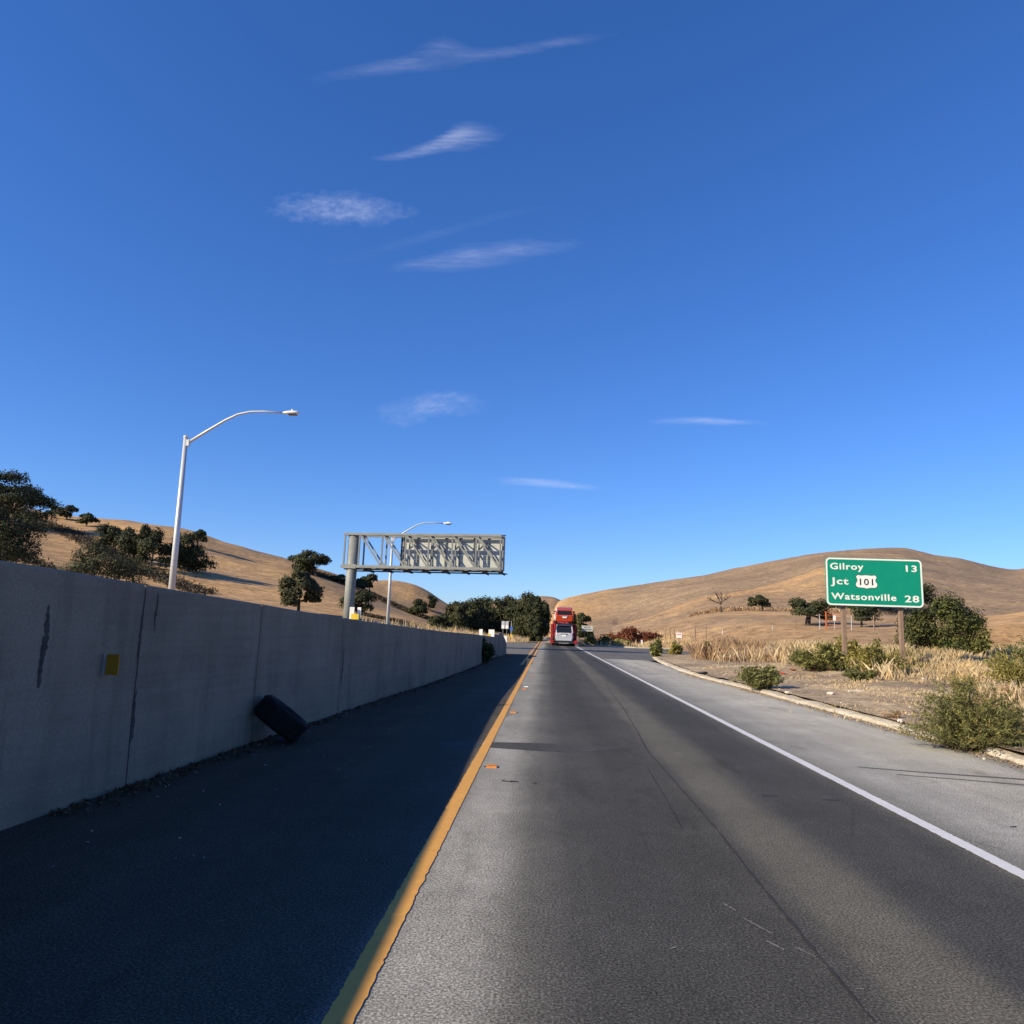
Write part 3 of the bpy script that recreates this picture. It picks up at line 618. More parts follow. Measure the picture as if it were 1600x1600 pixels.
def frame_strip(m, o, i, y0, y1):
    n = len(o); b = len(m.v)
    for pl, y in ((o, y0), (i, y0), (o, y1), (i, y1)): m.v += [(a, y, c) for a, c in pl]
    for k in range(n):
        j = (k+1) % n; m.f += [(b+k, b+j, b+n+j, b+n+k), (b+2*n+k, b+3*n+k, b+3*n+j, b+2*n+j), (b+k, b+2*n+k, b+2*n+j, b+j), (b+n+k, b+n+j, b+3*n+j, b+3*n+k)]
def guide_sign():
    Y = 27.0; TL = at(1289, 870.5, Y); TR = at(1439.5, 871.5, Y); BL = at(1290, 945.5, Y); Wd = TR[0]-TL[0]; Ht = TL[2]-BL[2]
    gx = (TL[0]+TR[0])/2; g = float(gz(gx, Y)[0])
    t = thing('guide_sign', 'large green distance sign with white lettering on two wooden posts', 'road sign', (gx, Y, g), 0.0)
    z0, z1 = BL[2]-g, TL[2]-g; hw = Wd/2; 
    MB().prism(rrect(-hw, hw, z0, z1, .13*1.2), 'y', -.02, .02).build('panel', GREEN, t)
    m = MB(); a = rrect(-hw+.012, hw-.012, z0+.012, z1-.012, .145); b = rrect(-hw+.065, hw-.065, z0+.065, z1-.065, .1); frame_strip(m, a, b, -.0245, -.0195); m.build('border', WHITE, t)
    fx = lambda u: -hw+(u-150)/1145.0*Wd; fz = lambda v: z1-(v-158)/585.0*Ht
    yt = -.0225
    text('Gilroy', fx(205), fx(602), fz(302), fz(226), yt, WHITE, t); text('13', fx(1103), fx(1232), fz(308), fz(232), yt, WHITE, t)
    text('Jct', fx(207), fx(418), fz(484), fz(404), yt, WHITE, t); text('Watsonville', fx(208), fx(975), fz(666), fz(590), yt, WHITE, t); text('28', fx(1074), fx(1242), fz(676), fz(598), yt, WHITE, t)
    half = [(0, 1.0), (.25, .96), (.5, .93), (.80, 1.0), (.97, .72), (.88, .5), (.82, .25), (.86, .0), (.97, -.25), (1.0, -.5), (.93, -.75), (.75, -.88), (.45, -.89), (.2, -.93), (0, -1.03)]
    full = half+[(-a, b) for a, b in half[-2:0:-1]]
    cx, cz, sw, shh = fx(630), fz(446), (fx(757)-fx(503))/2, (fz(364)-fz(524))/2
    o = MB().prism([(cx+a*sw*1.05, cz+b*shh*1.07) for a, b in full], 'y', -.0235, -.0195).build('shield_rim', BLACK, t)
    o = MB().prism([(cx+a*sw, cz+b*shh) for a, b in full], 'y', -.027, -.0238).build('route_shield', WHITE, t)
    text('101', fx(550), fx(706), fz(486), fz(408), -.0295, BLACK, t, off=.008)
    for px in (1320.5, 1410.5):
        p = at(px, 985, Y); gg = float(gz(p[0], Y+.1)[0])-g; MB().box((p[0]-gx, .115, (z0+.3+gg-.3)/2+.0), (.13, .15, z0+.3-(gg-.3))).build('post', WOOD, t, bevel=.008)
        MB().box((p[0]-gx-.06, .0, z0-.02), (.3, .05, .05)).build('clip', DARKT, t)
    for z in (z0+.25, z1-.3): MB().box((0, .027, z), (Wd*.94, .012, .06)).build('stringer', GALV, t)
guide_sign()

# ------------------------------------------------------------------ small roadside things
def sign_post(px, Y, ptop, pbot, label, name='sign'):
    p = col_at(px, Y); return thing(name, label, 'sign', p), p
p = col_at(917.5, 92); t = thing('road_sign', 'small white two-line sign on a post beyond the side road, right of the truck', 'sign', p)
zt_ = at(917.5, 977.5, 92)[2]-p[2]; zb_ = at(917.5, 986.5, 92)[2]-p[2]
MB().box((0, 0, (zt_+zb_)/2), (1.36, .03, zt_-zb_)).build('panel', PANELB, t); MB().box((-.28, .07, zt_*.5-.1), (.09, .09, zt_)).build('post', WOOD, t)
text('END OF', -.36, .38, zb_+(zt_-zb_)*.58, zb_+(zt_-zb_)*.85, -.02, BLACK, t, off=.0); text('EXPRESSWAY', -.56, .56, zb_+(zt_-zb_)*.17, zb_+(zt_-zb_)*.45, -.02, BLACK, t, off=.0)
for px, Y, h, w, lb in ((911, 88, .62, .14, 'short white marker post under the small two-line sign'), (1003, 86, .8, .2, 'white marker post in front of the rust-brown brush')):
    p = col_at(px, Y); o = MB(); o.prism([(-w/2, -.1), (w/2, -.1), (w/2, h-.03), (w*.3, h), (-w*.3, h), (-w/2, h-.03)], 'y', -.012, .012)
    t = thing('marker_post', lb, 'marker post', p); o.build('blade', WHITEP, t); MB().box((0, -.016, h-.12), (w*.5, .006, .1)).build('reflector', GALV, t)
p = col_at(1061, 84); t = thing('warning_sign', 'small white and pink notice board on the field fence', 'sign', p)
z_ = at(1061, 992.5, 84)[2]-p[2]; MB().box((0, -.05, z_), (.6, .02, .55)).build('board', WHITEP, t); MB().box((0, -.063, z_+.08), (.5, .006, .14)).build('red_band', worn('faded_red', (.7, .3, .27), .6), t)
MB().box((0, .0, z_*.5), (.07, .07, z_+.3)).build('post', WOOD, t)
# fence along the field
fl = [(1040, 1001), (1047, 1001), (1054, 1001), (1086, 1001), (1103, 999), (1129, 991), (1168, 988), (1207, 985), (1244, 984), (1281, 984), (1331, 985), (1366, 986), (1402, 987)]
ft = thing('field_fence', 'sparse post and wire fence along the dry field', 'fence', hit(1086, 1001, 40)); f0 = np.array(ft.location)
tops = []
for i, (px, py) in enumerate(fl):
    p = hit(px, py, 40); h = (.55 if i in (5, 7) else 1.35)+.1*math.sin(i*2.3); MB().box((p-f0)+np.array([0, 0, h/2-.1]), ((.055, .055, h+.2) if i in (5, 7, 9, 10) else (.08, .08, h+.2)), rz=.2*i).build('post', GALV if i in (5, 7, 9, 10) else WOOD, ft); tops.append(p-f0+np.array([0, 0, h]))
for k in (.12, .5, .85):
    for a, b in zip(tops[:-1], tops[1:]): MB().bar(a-np.array([0, .06, k]), b-np.array([0, .06, k]), .012).build('wire', WIRE, ft)
p = hit(1305, 983, 40); t = thing('field_gate', 'orange steel field gate in the fence left of the green sign', 'gate', p)
for x in (-.82, .82): MB().box((x, 0, .75), (.1, .1, 1.75)).build('gate_post', GATEO, t)
for z in (.4, .7, 1.0, 1.3, 1.55): MB().bar((-.8, 0, z), (.8, 0, z), .045).build('rail', GATEO, t)
p = hit(1304, 983.4, 40); t = thing('gate_notice', 'narrow white notice on a thin post by the orange gate', 'sign', p)
MB().box((0, 0, .5), (.05, .05, 1.2)).build('post', GALV, t); MB().box((0, -.05, 1.05), (.24, .02, .5)).build('board', WHITEP, t)
# left side beyond the wall
p = col_at(789, 96); t = thing('twin_sign', 'twin pale sign panels side by side beyond the wall end', 'sign', p)
za, zb_ = at(789, 970.5, 96)[2]-p[2], at(789, 982.5, 96)[2]-p[2]
for dx in (-.245, .245): MB().box((dx, 0, (za+zb_)/2), (.40, .03, za-zb_)).build('panel', GALV if dx < 0 else GALV, t); MB().box((dx, -.018, zb_+(za-zb_)*.25), (.36, .006, (za-zb_)*.42)).build('plate', WHITEP, t); MB().box((dx, .05, za*.45), (.06, .06, za*.95)).build('post', STEELG, t)
p = col_at(799, 98); t = thing('call_box', 'roadside call box with blue sign, yellow cabinet and thin pole', 'call box', p)
zt_ = at(798.5, 970, 98)[2]-p[2]; MB().tube([(0, 0, -.2), (0, 0, zt_)], .035, 8).build('pole', GALV, t); zs = at(799, 982.5, 98)[2]-p[2]
MB().box((0, -.05, zs), (.34, .02, .55)).build('blue_sign', BLUEP, t); MB().box((.03, -.1, at(799, 993.5, 98)[2]-p[2]), (.24, .2, .42)).build('cabinet', YELLOWP, t); MB().box((-.03, 0, zt_+.1), (.22, .28, .2)).build('solar_panel', DARKT, t)

# ------------------------------------------------------------------ vehicles
def wheel(mbp, c, r, w, parent, nm='wheel'):
    e = bpy.data.objects.new(nm, None); put(e, parent); e.location = c
    def ringm(rs, k=18):
        m = MB(); m.loft([[(x, rr*cos(a), rr*sin(a)) for a in np.linspace(0, 2*pi, k+1)[:-1]] for x, rr in rs]); return m
    ringm([(-w/2, r*.8), (-w*.42, r*.97), (-w*.2, r), (w*.2, r), (w*.42, r*.97), (w/2, r*.8)]).build('tyre', RUBBER, e, smooth=False)
    ringm([(-w/2-.012, r*.3), (-w/2-.004, r*.62), (w/2+.004, r*.62), (w/2+.012, r*.3)]).build('rim', GALV, e); return e
def car(name, label, paintm, loc, rz=0.0, pitch=0.0, tall=1.62, plate=WHITEP, tall_glass=False):
    t = thing(name, label, 'car', loc, rz); t.rotation_euler = (pitch, 0, rz); L = 4.5; hw = .9
    st = [(0, .5, .62, .92, .80), (.06, .36, .70, 1.0, .86), (.3, .3, .75, 1.05, .9), (1.0, .28, .78, 1.04, .91), (2.3, .28, .76, 1.02, .91), (3.3, .28, .74, .98, .91), (4.0, .3, .7, .86, .88), (4.4, .36, .6, .72, .78), (4.5, .45, .55, .62, .66)]
    m = MB(); rings = []
    for y, zl, zm, zb, w in st: rings.append([(-w*.92, y, zl), (-w, y, (zl+zm)/2), (-w, y, zm), (-w*.95, y, zb), (w*.95, y, zb), (w, y, zm), (w, y, (zl+zm)/2), (w*.92, y, zl)])
    m.loft(rings); m.build('body', paintm, t, smooth=False, bevel=.012)
    g = [(.08, 1.0, .86), (.44, tall-.10, .73), (1.1, tall-.03, .73), (2.1, tall-.02, .73), (2.6, tall-.12, .73), (3.3, .98, .8)]
    m = MB(); rings = []
    rings = [[(-w, y, .95) if False else (-max(w, .8)*1.0, y, .94), (-w, y, z-.0), (w, y, z), (max(w, .8), y, .94)] for y, z, w in g]
    m.loft(rings); m.build('greenhouse', GLASSD, t)
    m = MB(); m.loft([[(-.77, y, z), (-.68, y, z+.05), (.68, y, z+.05), (.77, y, z)] for y, z in ((.40, tall-.13), (.55, tall-.06), (1.2, tall), (2.0, tall), (2.55, tall-.1))]); m.build('roof', paintm, t)
    for sx in (-1, 1):
        m = MB(); m.loft([[(sx*.88, .03, .98), (sx*.76, .03, .99), (sx*.74, .18, .99), (sx*.88, .3, .99)], [(sx*.765, .38, tall-.08), (sx*.67, .40, tall-.07), (sx*.67, .56, tall-.05), (sx*.765, .75, tall-.05)]]); m.build('rear_pillar', paintm, t)
        m = MB(); m.loft([[(sx*.55, -.012, .80), (sx*.84, .03, .80), (sx*.84, .2, .80), (sx*.6, .2, .80)], [(sx*.6, .03, 1.03), (sx*.8, .07, 1.03), (sx*.8, .25, 1.03), (sx*.62, .25, 1.03)]]); m.build('tail_light', LAMPRED, t)
        MB().box((sx*.99, 2.75, 1.02), (.2, .12, .14)).build('mirror', DARKT, t)
        for y in (.85, 3.65): wheel(None, (sx*.80, y, .32), .32, .2, t)
    MB().box((0, .0, .42), (1.5, .1, .14)).build('rear_bumper', paintm, t, bevel=.02); MB().box((0, -.03, .78), (.42, .02, .16)).build('number_plate', plate, t); MB().box((0, -.035, .90), (.62, .04, .05)).build('plate_trim', DARKT if paintm is SILVER else GALV, t)
    return t
def carrier():
    Y = 75.5; X = at(881, 1000, Y)[0]; t = thing('car_carrier', 'red car transporter lorry carrying stacked cars up the lane ahead', 'truck', (X, Y, 0), R(-.5))
    k = Y/F                                      # metres per photo pixel here
    for sx in (-1, 1):
        MB().box((sx*1.15, 6.9, .55), (.12, 12.4, .22)).build('lower_rail', REDP, t); MB().box((sx*1.1, 6.9, 2.16), (.12, 11.2, .14)).build('upper_rail', REDP, t)
        yy = .12 if sx < 0 else 1.5; MB().box((sx*1.23, yy, 1.2), (.17, .2, 1.85)).build('rear_post', REDP, t, bevel=.01); MB().box((sx*1.04, yy+.2, 1.22), (.06, .1, 1.7)).build('lift_ram', REDP, t)
        for y in (3.6, 7.0, 10.4, 12.6): MB().box((sx*1.17, y, 1.4), (.12, .16, 1.6)).build('side_post', REDP, t)
        MB().bar((sx*1.17, 1.6, .7), (sx*1.17, 3.5, 2.1), .09).build('brace', REDP, t); MB().bar((sx*1.17, 7.0, .7), (sx*1.17, 10.3, 2.1), .09).build('brace', REDP, t)
        MB().box((sx*1.17, -.02, .42), (.34, .12, .3)).build('lamp_block', REDP, t); MB().box((sx*1.17, -.09, .40), (.14, .02, .12)).build('tail_lamp', LAMPRED, t)
        MB().box((sx*.62, 6.3, 2.24), (.5, 12.3, .06)).build('upper_track', DARKT, t); MB().box((sx*.62, 6.8, .12), (.5, 11.8, .05)).build('lower_track', DARKT, t)
        for y in (2.2, 3.3):
            for x in (.78, 1.06): wheel(None, (sx*x, y, .4), .4, .25, t)
        wheel(None, (sx*.95, 13.6, .48), .48, .3, t); wheel(None, (sx*.95, 16.6, .48), .48, .3, t)
    MB().tube([(-1.2, .1, 2.1), (-1.19, .12, 3.4)], .035, 8).build('flag_pole', worn('orange_pole', (.75, .35, .2), .5), t)
    MB().box((1.18, .5, 2.95), (.1, .4, .75)).build('side_board', worn('faded_orange', (.62, .2, .12), .5), t)
    MB().box((0, .0, .32), (2.0, .1, .09)).build('under_bar', DARKT, t); MB().box((0, -.06, .30), (.95, .03, .04)).build('under_bar_plate', GALV, t)
    MB().box((0, .2, .42), (2.1, .2, .1)).build('rear_beam', DARKT, t); MB().box((0, 6, .3), (.8, 11, .2)).build('chassis', DARKT, t)
    m = MB(); m.prism([(14.0, .55), (17.6, .55), (17.7, 1.4), (16.6, 1.7), (16.2, 2.7), (14.1, 2.75)], 'x', -1.15, 1.15); m.build('cab', REDP, t, bevel=.03); MB().box((0, 16.55, 2.15), (1.9, .06, .7), M=Matrix.Rotation(R(-20), 3, 'X')).build('windscreen', GLASSD, t)
    car('parked_car', 'silver hatchback with dark rear window on the lower rear deck of the transporter', SILVER, (X+.02, Y+.15, .10), R(-.5), R(1.5), 1.74, WHITEP).scale = (1, 1, 1.2)
    car('parked_car', 'orange-red car tipped nose up on the upper rear deck of the transporter', ORPAINT, (X+.02, Y+.05, 2.12), R(-.5), R(8.5), 1.55).scale = (1, 1, .93)
    car('parked_car', 'white car on the front of the transporter, half hidden behind the orange-red car', WHPAINT, (X-.02, Y+6.2, 2.30), R(-.5), R(2), 1.5)
carrier()

# ------------------------------------------------------------------ vegetation
def leaf_mesh(C, Nn, size, elong=1.0, seed=0):
    r = np.random.default_rng(seed); n = len(C); Nn = Nn+r.normal(0, .45, (n, 3)); Nn /= np.linalg.norm(Nn, axis=1)[:, None]+1e-9
    a = np.cross(Nn, r.normal(0, 1, (n, 3))); a /= np.linalg.norm(a, axis=1)[:, None]+1e-9; b = np.cross(Nn, a)
    s = size*r.uniform(.6, 1.4, n)[:, None] if np.ndim(size) == 0 else size[:, None]*r.uniform(.6, 1.4, n)[:, None]
    q = r.uniform(.7, 1.2, (4, n, 1)); A = a*s*elong; B = b*s
    V = np.stack([C-A*q[0], C-B*.6*q[1], C+A*q[2], C+B*.6*q[3]], 1).reshape(-1, 3); Q = np.arange(4*n).reshape(n, 4); return V, Q
def crown_pts(w, h, n, seed, lobes=14, flat_=.75, base=.25, dense=.55):
    """leaf centres and outward normals of a lumpy crown w wide and h high standing on z = 0"""
    r = np.random.default_rng(seed); L = []
    for i in range(lobes):
        a = r.uniform(0, 2*pi); rad = math.sqrt(r.random())*.62; u = r.random()
        zc = base+(1-base)*(.25+.58*u)*(1-.35*rad); rr = r.uniform(.17, .30)*(1.1-.3*u)
        L.append((rad*cos(a)*.5*w, rad*sin(a)*.5*w, zc*h, rr*w*.72, rr*w*.72*flat_*min(1.5, max(.6, h/w))))
    L = np.array(L); k = r.integers(0, lobes, n); d = r.normal(0, 1, (n, 3)); d /= np.linalg.norm(d, axis=1)[:, None]
    d[:, 2] = np.where(d[:, 2] < -.35, -d[:, 2]*.6, d[:, 2]); rad = np.clip(r.beta(5, 1.4, n), .3, 1.02)[:, None]
    lump = 1+.18*np.sin(d[:, :1]*7+k[:, None])*np.sin(d[:, 1:2]*6+k[:, None]*1.7)
    C = np.stack([L[k, 0], L[k, 1], L[k, 2]], 1)+d*rad*lump*np.stack([L[k, 3], L[k, 3], L[k, 4]], 1)
    for ax, lo, hi in ((0, -w/2, w/2), (1, -w/2, w/2), (2, base*h*.7, h)):
        q0, q1 = np.quantile(C[:, ax], (.004, .996)); f = (hi-lo)/(q1-q0); C[:, ax] = (C[:, ax]-q0)*f+lo; L[:, ax] = (L[:, ax]-q0)*f+lo
    nn = C-np.array([0, 0, h*.5]); nn /= np.linalg.norm(nn, axis=1)[:, None]+1e-9; return C, d*.7+nn*.5, L
def make_tree(label, base, w, h, seed, mat=OAK, n=3200, leaf=.2, trunk=.22, lobes=14, basef=.3, group=None, name='oak_tree', cat='tree', flat_=.75, lean=0.0, trunk_r=None):
    t = thing(name, label, cat, base, 0, group); r = np.random.default_rng(seed+99)
    C, nn, L = crown_pts(w, h, n, seed, lobes, flat_, basef)
    if lean: C[:, 0] += lean*w; L[:, 0] += lean*w
    m = MB(); tr = trunk_r or max(.1, h*.035); fork = Vector((lean*w*.35, 0, h*trunk))
    m.tube([(0, 0, -.5), (lean*w*.1, 0, h*trunk*.5), fork], [tr*1.35, tr, tr*.85], 7)
    for i in range(min(len(L), 9)):
        e = Vector(L[i, :3]); mid = fork.lerp(e, .5)+Vector((0, 0, -.05*h*r.random())); m.tube([fork, mid, e], [tr*.6, tr*.38, tr*.14], 5)
    m.build('trunk', BARK, t); V, Q = leaf_mesh(C, nn, leaf, 1.0, seed); bulk('crown', V, Q, mat, t); return t
G_L, G_C, G_R = 'oaks on the left hillside', 'oaks in the grove beyond the wall end', 'oaks on the right hillside'
def px_tree(label, x0, x1, ytop, ybase, seed, group, Y=None, base=None, **kw):
    bx = (x0+x1)/2 if base is None else base
    p = hit(bx, ybase, 14) if Y is None else at(bx, ybase, Y)
    y = p[1]; 
    if Y is not None: p[2] = min(p[2], float(gz(p[0], y)[0])+.0)
    top = at(bx, ytop, y)[2]; h = max(1.0, top-p[2]); w = (x1-x0)*PXM(y); c = kw.pop('dx', None)
    leaf = kw.pop('leaf', np.clip(y*.0015, .08, .32)); kw['n'] = int(kw.get('n', 3000)*1.9) 
    lean = ((x0+x1)/2-bx)/(x1-x0)
    return make_tree(label, p, w, h*1.02, seed, leaf=leaf, group=group, lean=lean, **kw)
px_tree('big dark oak on the hill crest at the far left, cut by the frame', -62, 76, 741, 810, 11, G_L, base=12, n=7500, lobes=22, basef=.1, trunk=.15)
px_tree('big oak standing just behind the wall at the far left, below the crest oak', -70, 54, 789, 890, 12, G_L, Y=70, base=2, n=9000, lobes=22, basef=.1, trunk=.15)
px_tree('small oak on the crest, first right of the big crest oak', 72, 90, 789, 808, 13, G_L, n=1100, lobes=7)
px_tree('round small oak on the crest, between two smaller ones', 88, 121, 790, 812, 14, G_L, n=1800, lobes=9)
px_tree('thin straggling oak at the right end of the crest group', 121, 150, 803, 822, 15, G_L, n=900, lobes=8)
px_tree('low broad olive-coloured oak just above the wall top, left of the near lamp', 72, 228, 854, 916, 16, G_L, Y=62, n=7000, lobes=24, mat=OAK2, basef=.02, trunk=.12)
px_tree('spreading oak at the left end of the mid-slope clump', 148, 200, 822, 868, 17, G_L, base=180, n=2600, trunk=.3)
px_tree('tall oak in the middle of the mid-slope clump', 180, 236, 823, 878, 18, G_L, n=3200, trunk=.2)
px_tree('dense oak of the mid-slope clump just left of the near lamp pole', 205, 266, 828, 890, 19, G_L, n=3400, trunk=.2, basef=.15)
px_tree('dark wide oak right behind the near lamp pole', 258, 330, 834, 893, 20, G_L, n=4200, lobes=18, basef=.1, trunk=.15)
px_tree('flat-topped oak on the ridge above the clump, right of the near lamp pole', 292, 324, 828, 856, 21, G_L, n=1200, lobes=7, basef=.5, trunk=.4)
px_tree('oak on the skyline to the left of the gantry post', 446, 511, 862, 901, 22, G_L, base=494, n=3400, basef=.3, trunk=.3)
px_tree('open airy oak below the skyline oak, left of the gantry', 436, 498, 893, 956, 23, G_L, base=466, n=2800, basef=.22, trunk=.25, leaf=.17, mat=OAK2)
px_tree('low dark oak on the ridge peeping left of the gantry post', 516, 543, 898, 911, 24, G_L, n=900, lobes=6)
px_tree('wind-leaned oak on the ridge just right of the gantry post', 552, 587, 898, 927, 25, G_L, base=578, n=2000, lobes=9, basef=.4, trunk=.4)
px_tree('dark oak half hidden by the gantry post above the wall', 533, 585, 924, 962, 26, G_L, base=560, n=2600, basef=.25, trunk=.3, Y=84)
px_tree('left one of the two oaks low on the slope right of the far lamp', 638, 667, 937, 963, 27, G_L, n=1700, lobes=10, trunk=.2)
px_tree('right one of the two oaks low on the slope right of the far lamp', 657, 682, 931, 954, 28, G_L, n=1600, lobes=9, trunk=.25)
gr = [('low bushy oak at the left tip of the grove', 668, 704, 962, 991, 102, 1500), ('leaning oak at the left of the grove with grass before it', 686, 734, 942, 993, 112, 3200), ('tall oak left of centre in the grove', 708, 770, 940, 995, 118, 4200),
      ('pointed oak at the back of the grove', 734, 792, 936, 997, 130, 3600), ('broad oak behind the twin sign panels', 752, 824, 934, 1000, 124, 5200), ('tallest oak of the grove behind the call box', 788, 852, 930, 1000, 118, 6200),
      ('oak overhanging the road at the right edge of the grove', 818, 858, 936, 1000, 112, 4200)]
for i, (lb, x0, x1, yt, yb, Y, n) in enumerate(gr):
    px_tree(lb, x0, x1, yt, yb, 40+i, G_C, Y=Y, n=int(n*1.7), lobes=34, basef=.03, trunk=.12, mat=OAK2 if i % 3 == 1 else OAK, leaf=.17)
px_tree('dark low tree in shade at the roadside foot of the grove', 824, 846, 972, 1001, 50, G_C, Y=108, n=2200, lobes=12, basef=.05, trunk=.1, leaf=.2, name='shade_tree')
px_tree('green tree behind the small two-line sign, right of the truck', 888, 926, 960, 1001, 51, None, Y=108, n=4200, lobes=16, basef=.05, trunk=.1, mat=CEDAR, name='roadside_tree', leaf=.22)
px_tree('small oak with a lopsided flat crown on the brow, right of the bare tree', 1171, 1202, 931, 955, 66, G_R, base=1192, n=1500, lobes=12, basef=.45, trunk=.4)
px_tree('wide oak with gaps in its crown left of the green sign', 1236, 1306, 936, 977, 61, G_R, base=1262, n=2800, lobes=11, basef=.38, trunk=.4, trunk_r=.26)
px_tree('oak seen under the green sign between its posts', 1324, 1374, 938, 980, 62, G_R, base=1346, n=2600, lobes=11, basef=.35, trunk=.35)
px_tree('big oak behind the right end of the green sign', 1340, 1464, 912, 957, 63, G_R, base=1390, n=4200, lobes=18, basef=.35, trunk=.35)
# bare tree
def bare_tree():
    p = hit(1127, 957); y = p[1]; h = at(1127, 926, y)[2]-p[2]; t = thing('bare_tree', 'leafless dead tree with crooked branches on the dry hillside', 'tree', p); r = random.Random(5); m = MB(); mb = MB()
    def grow(a, d, L, rad, lev, mm):
        b = a+d*L; mid = a.lerp(b, .5)+Vector((r.uniform(-1, 1), r.uniform(-1, 1), r.uniform(-.5, .5)))*L*.1; mm.tube([a, mid, b], [rad, rad*.85, rad*.65], 5)
        if lev == 0: return
        for i in range(3 if lev > 2 else 2):
            nd = (d+Vector((r.uniform(-1, 1), r.uniform(-1, 1), r.uniform(-.25, .5)))*.85).normalized(); grow(b if i else mid.lerp(b, .6), nd, L*r.uniform(.6, .85), rad*.62, lev-1, mb)
    grow(Vector((0, 0, -.3)), Vector((-.05, 0, 1)).normalized(), h*.42, h*.045, 0, m); top = Vector((-.05*h*.42, 0, h*.40))
    for d in ((-.95, .1, .45), (-.25, .2, 1.0), (.6, -.2, .85), (.25, .3, .8)): grow(top, Vector(d).normalized(), h*.3, h*.028, 3, mb)
    m.build('trunk', BARK, t); mb.build('branches', BARK, t)
bare_tree()

def shoots(n, w, h, seed, spread=1.0, lean=(0, 0)):
    """curved shoots fanning out of one root: list of (m,3) arrays"""
    r = np.random.default_rng(seed); out = []
    cl = [(r.uniform(0, 2*pi), math.sqrt(r.random()), r.uniform(.6, 1.08)) for _ in range(max(5, n//22))]
    for i in range(n):
        a, k, hh = cl[r.integers(len(cl))]; a += r.normal(0, .28); k = min(1.25, max(0, k+r.normal(0, .13)))*spread; b = np.array([r.normal(0, .09)*w, r.normal(0, .09)*w, 0]); tip = np.array([cos(a)*k*w*.52+lean[0], sin(a)*k*w*.52+lean[1], h*hh*r.uniform(.5, 1.12)*(1-.42*min(1, k*k))])
        s = np.linspace(0, 1, 6)[:, None]; c = b+(tip-b)*s; c[:, 2:] = tip[2]*(1-(1-s)**1.5); c[:, :2] = b[:2]+(tip-b)[:2]*s**1.25; c[1:-1] += r.normal(0, .015*w, (4, 3)); out.append(c)
    return out
def make_bush(label, base, w, h, seed, mat, nshoot=120, nleaf=26, leaf=.03, stem_r=.004, group=None, name='bush', spread=1.0, bare=.25, stem_mat=BRANCH, elong=2.0):
    t = thing(name, label, 'bush', base, 0, group); S = shoots(nshoot, w, h, seed, spread); r = np.random.default_rng(seed+5); m = MB()
    for c in S: m.tube([tuple(p) for p in c], [stem_r*(1.3-.2*i) for i in range(6)], 3, False)
    m.build('stems', stem_mat, t); C = []; D = []
    for c in S:
        u = r.uniform(bare, 1.0, nleaf)*5; i = np.clip(u.astype(int), 0, 4); f = (u-i)[:, None]; q = c[i]*(1-f)+c[i+1]*f; C.append(q+r.normal(0, leaf*1.1, q.shape)); D.append(r.normal(0, 1, q.shape)+np.array([0, 0, .5]))
    C = np.concatenate(C); C[:, 2] = np.maximum(C[:, 2], .01); V, Q = leaf_mesh(C, np.concatenate(D), leaf, elong, seed); bulk('foliage', V, Q, mat, t); return t
def px_bush(label, x0, x1, yt, yb, seed, mat, Y=None, **kw):
    bx = (x0+x1)/2; p = hit(bx, yb, 5) if Y is None else col_at(bx, Y); y = p[1]; w = (x1-x0)*PXM(y)*1.05; h = max(.15, at(bx, yt, y)[2]-p[2]); p[2] -= .03
    kw.setdefault('leaf', float(np.clip(y*.0013, .012, .09))); kw.setdefault('stem_r', float(np.clip(y*.00022, .002, .012)))
    return make_bush(label, p, w, h, seed, mat, **kw)
GB = 'bushes along the right verge'
px_bush('large grey-green bush spilling over the kerb at the right', 1428, 1612, 1064, 1172, 1, BUSHG, nshoot=620, nleaf=40, leaf=.0095, group=GB, bare=.12, elong=3.2)
px_bush('brownish dry shrub behind the large kerb bush at the right edge', 1530, 1640, 1060, 1118, 2, WEED, nshoot=200, nleaf=24, leaf=.014, group=GB, name='dry_shrub')
px_bush('low dark green bush beside the kerb left of the red litter', 1152, 1226, 1036, 1076, 3, BUSHG, nshoot=200, nleaf=26, group=GB, bare=.1)
px_bush('round yellow-green bush left of the near sign post', 1244, 1322, 1006, 1048, 4, BUSHG, nshoot=240, nleaf=28, group=GB)
px_bush('tall yellow weeds around the left sign post', 1285, 1352, 985, 1040, 5, BUSHY, nshoot=220, nleaf=22, group=GB, name='weeds')
px_bush('half-bare shrub with brown stems between the sign posts', 1328, 1412, 998, 1058, 6, BUSHY, nshoot=150, nleaf=15, group=GB, bare=.5, name='stemmy_shrub', spread=.95)
px_bush('small dark green bush at the foot of the half-bare shrub', 1316, 1366, 1040, 1063, 7, BUSHG, nshoot=110, nleaf=22, group=GB)
px_bush('small green tuft right of the half-bare shrub', 1392, 1434, 1036, 1053, 8, BUSHG, nshoot=70, nleaf=18, group=GB)
px_bush('yellow-green bush at the right edge above the large kerb bush', 1545, 1660, 985, 1066, 9, BUSHY, nshoot=280, nleaf=28, group=GB, Y=19)
px_bush('green bush behind the yellow one at the right edge', 1575, 1680, 980, 1050, 10, BUSHG, nshoot=200, nleaf=26, group=GB, Y=23)
px_bush('round light green bush at the side-road corner', 1014, 1036, 1000, 1021, 11, BUSHG, nshoot=140, nleaf=24, group=GB, Y=46)
px_bush('low yellow-green bush right of the side-road corner bush', 1042, 1070, 1005, 1015, 12, BUSHY, nshoot=120, nleaf=22, group=GB, Y=50)
px_bush('little grey bush at the edge of the tall brown weeds', 1096, 1110, 1004, 1020, 13, BUSHG, nshoot=70, nleaf=20, group=GB, Y=42)
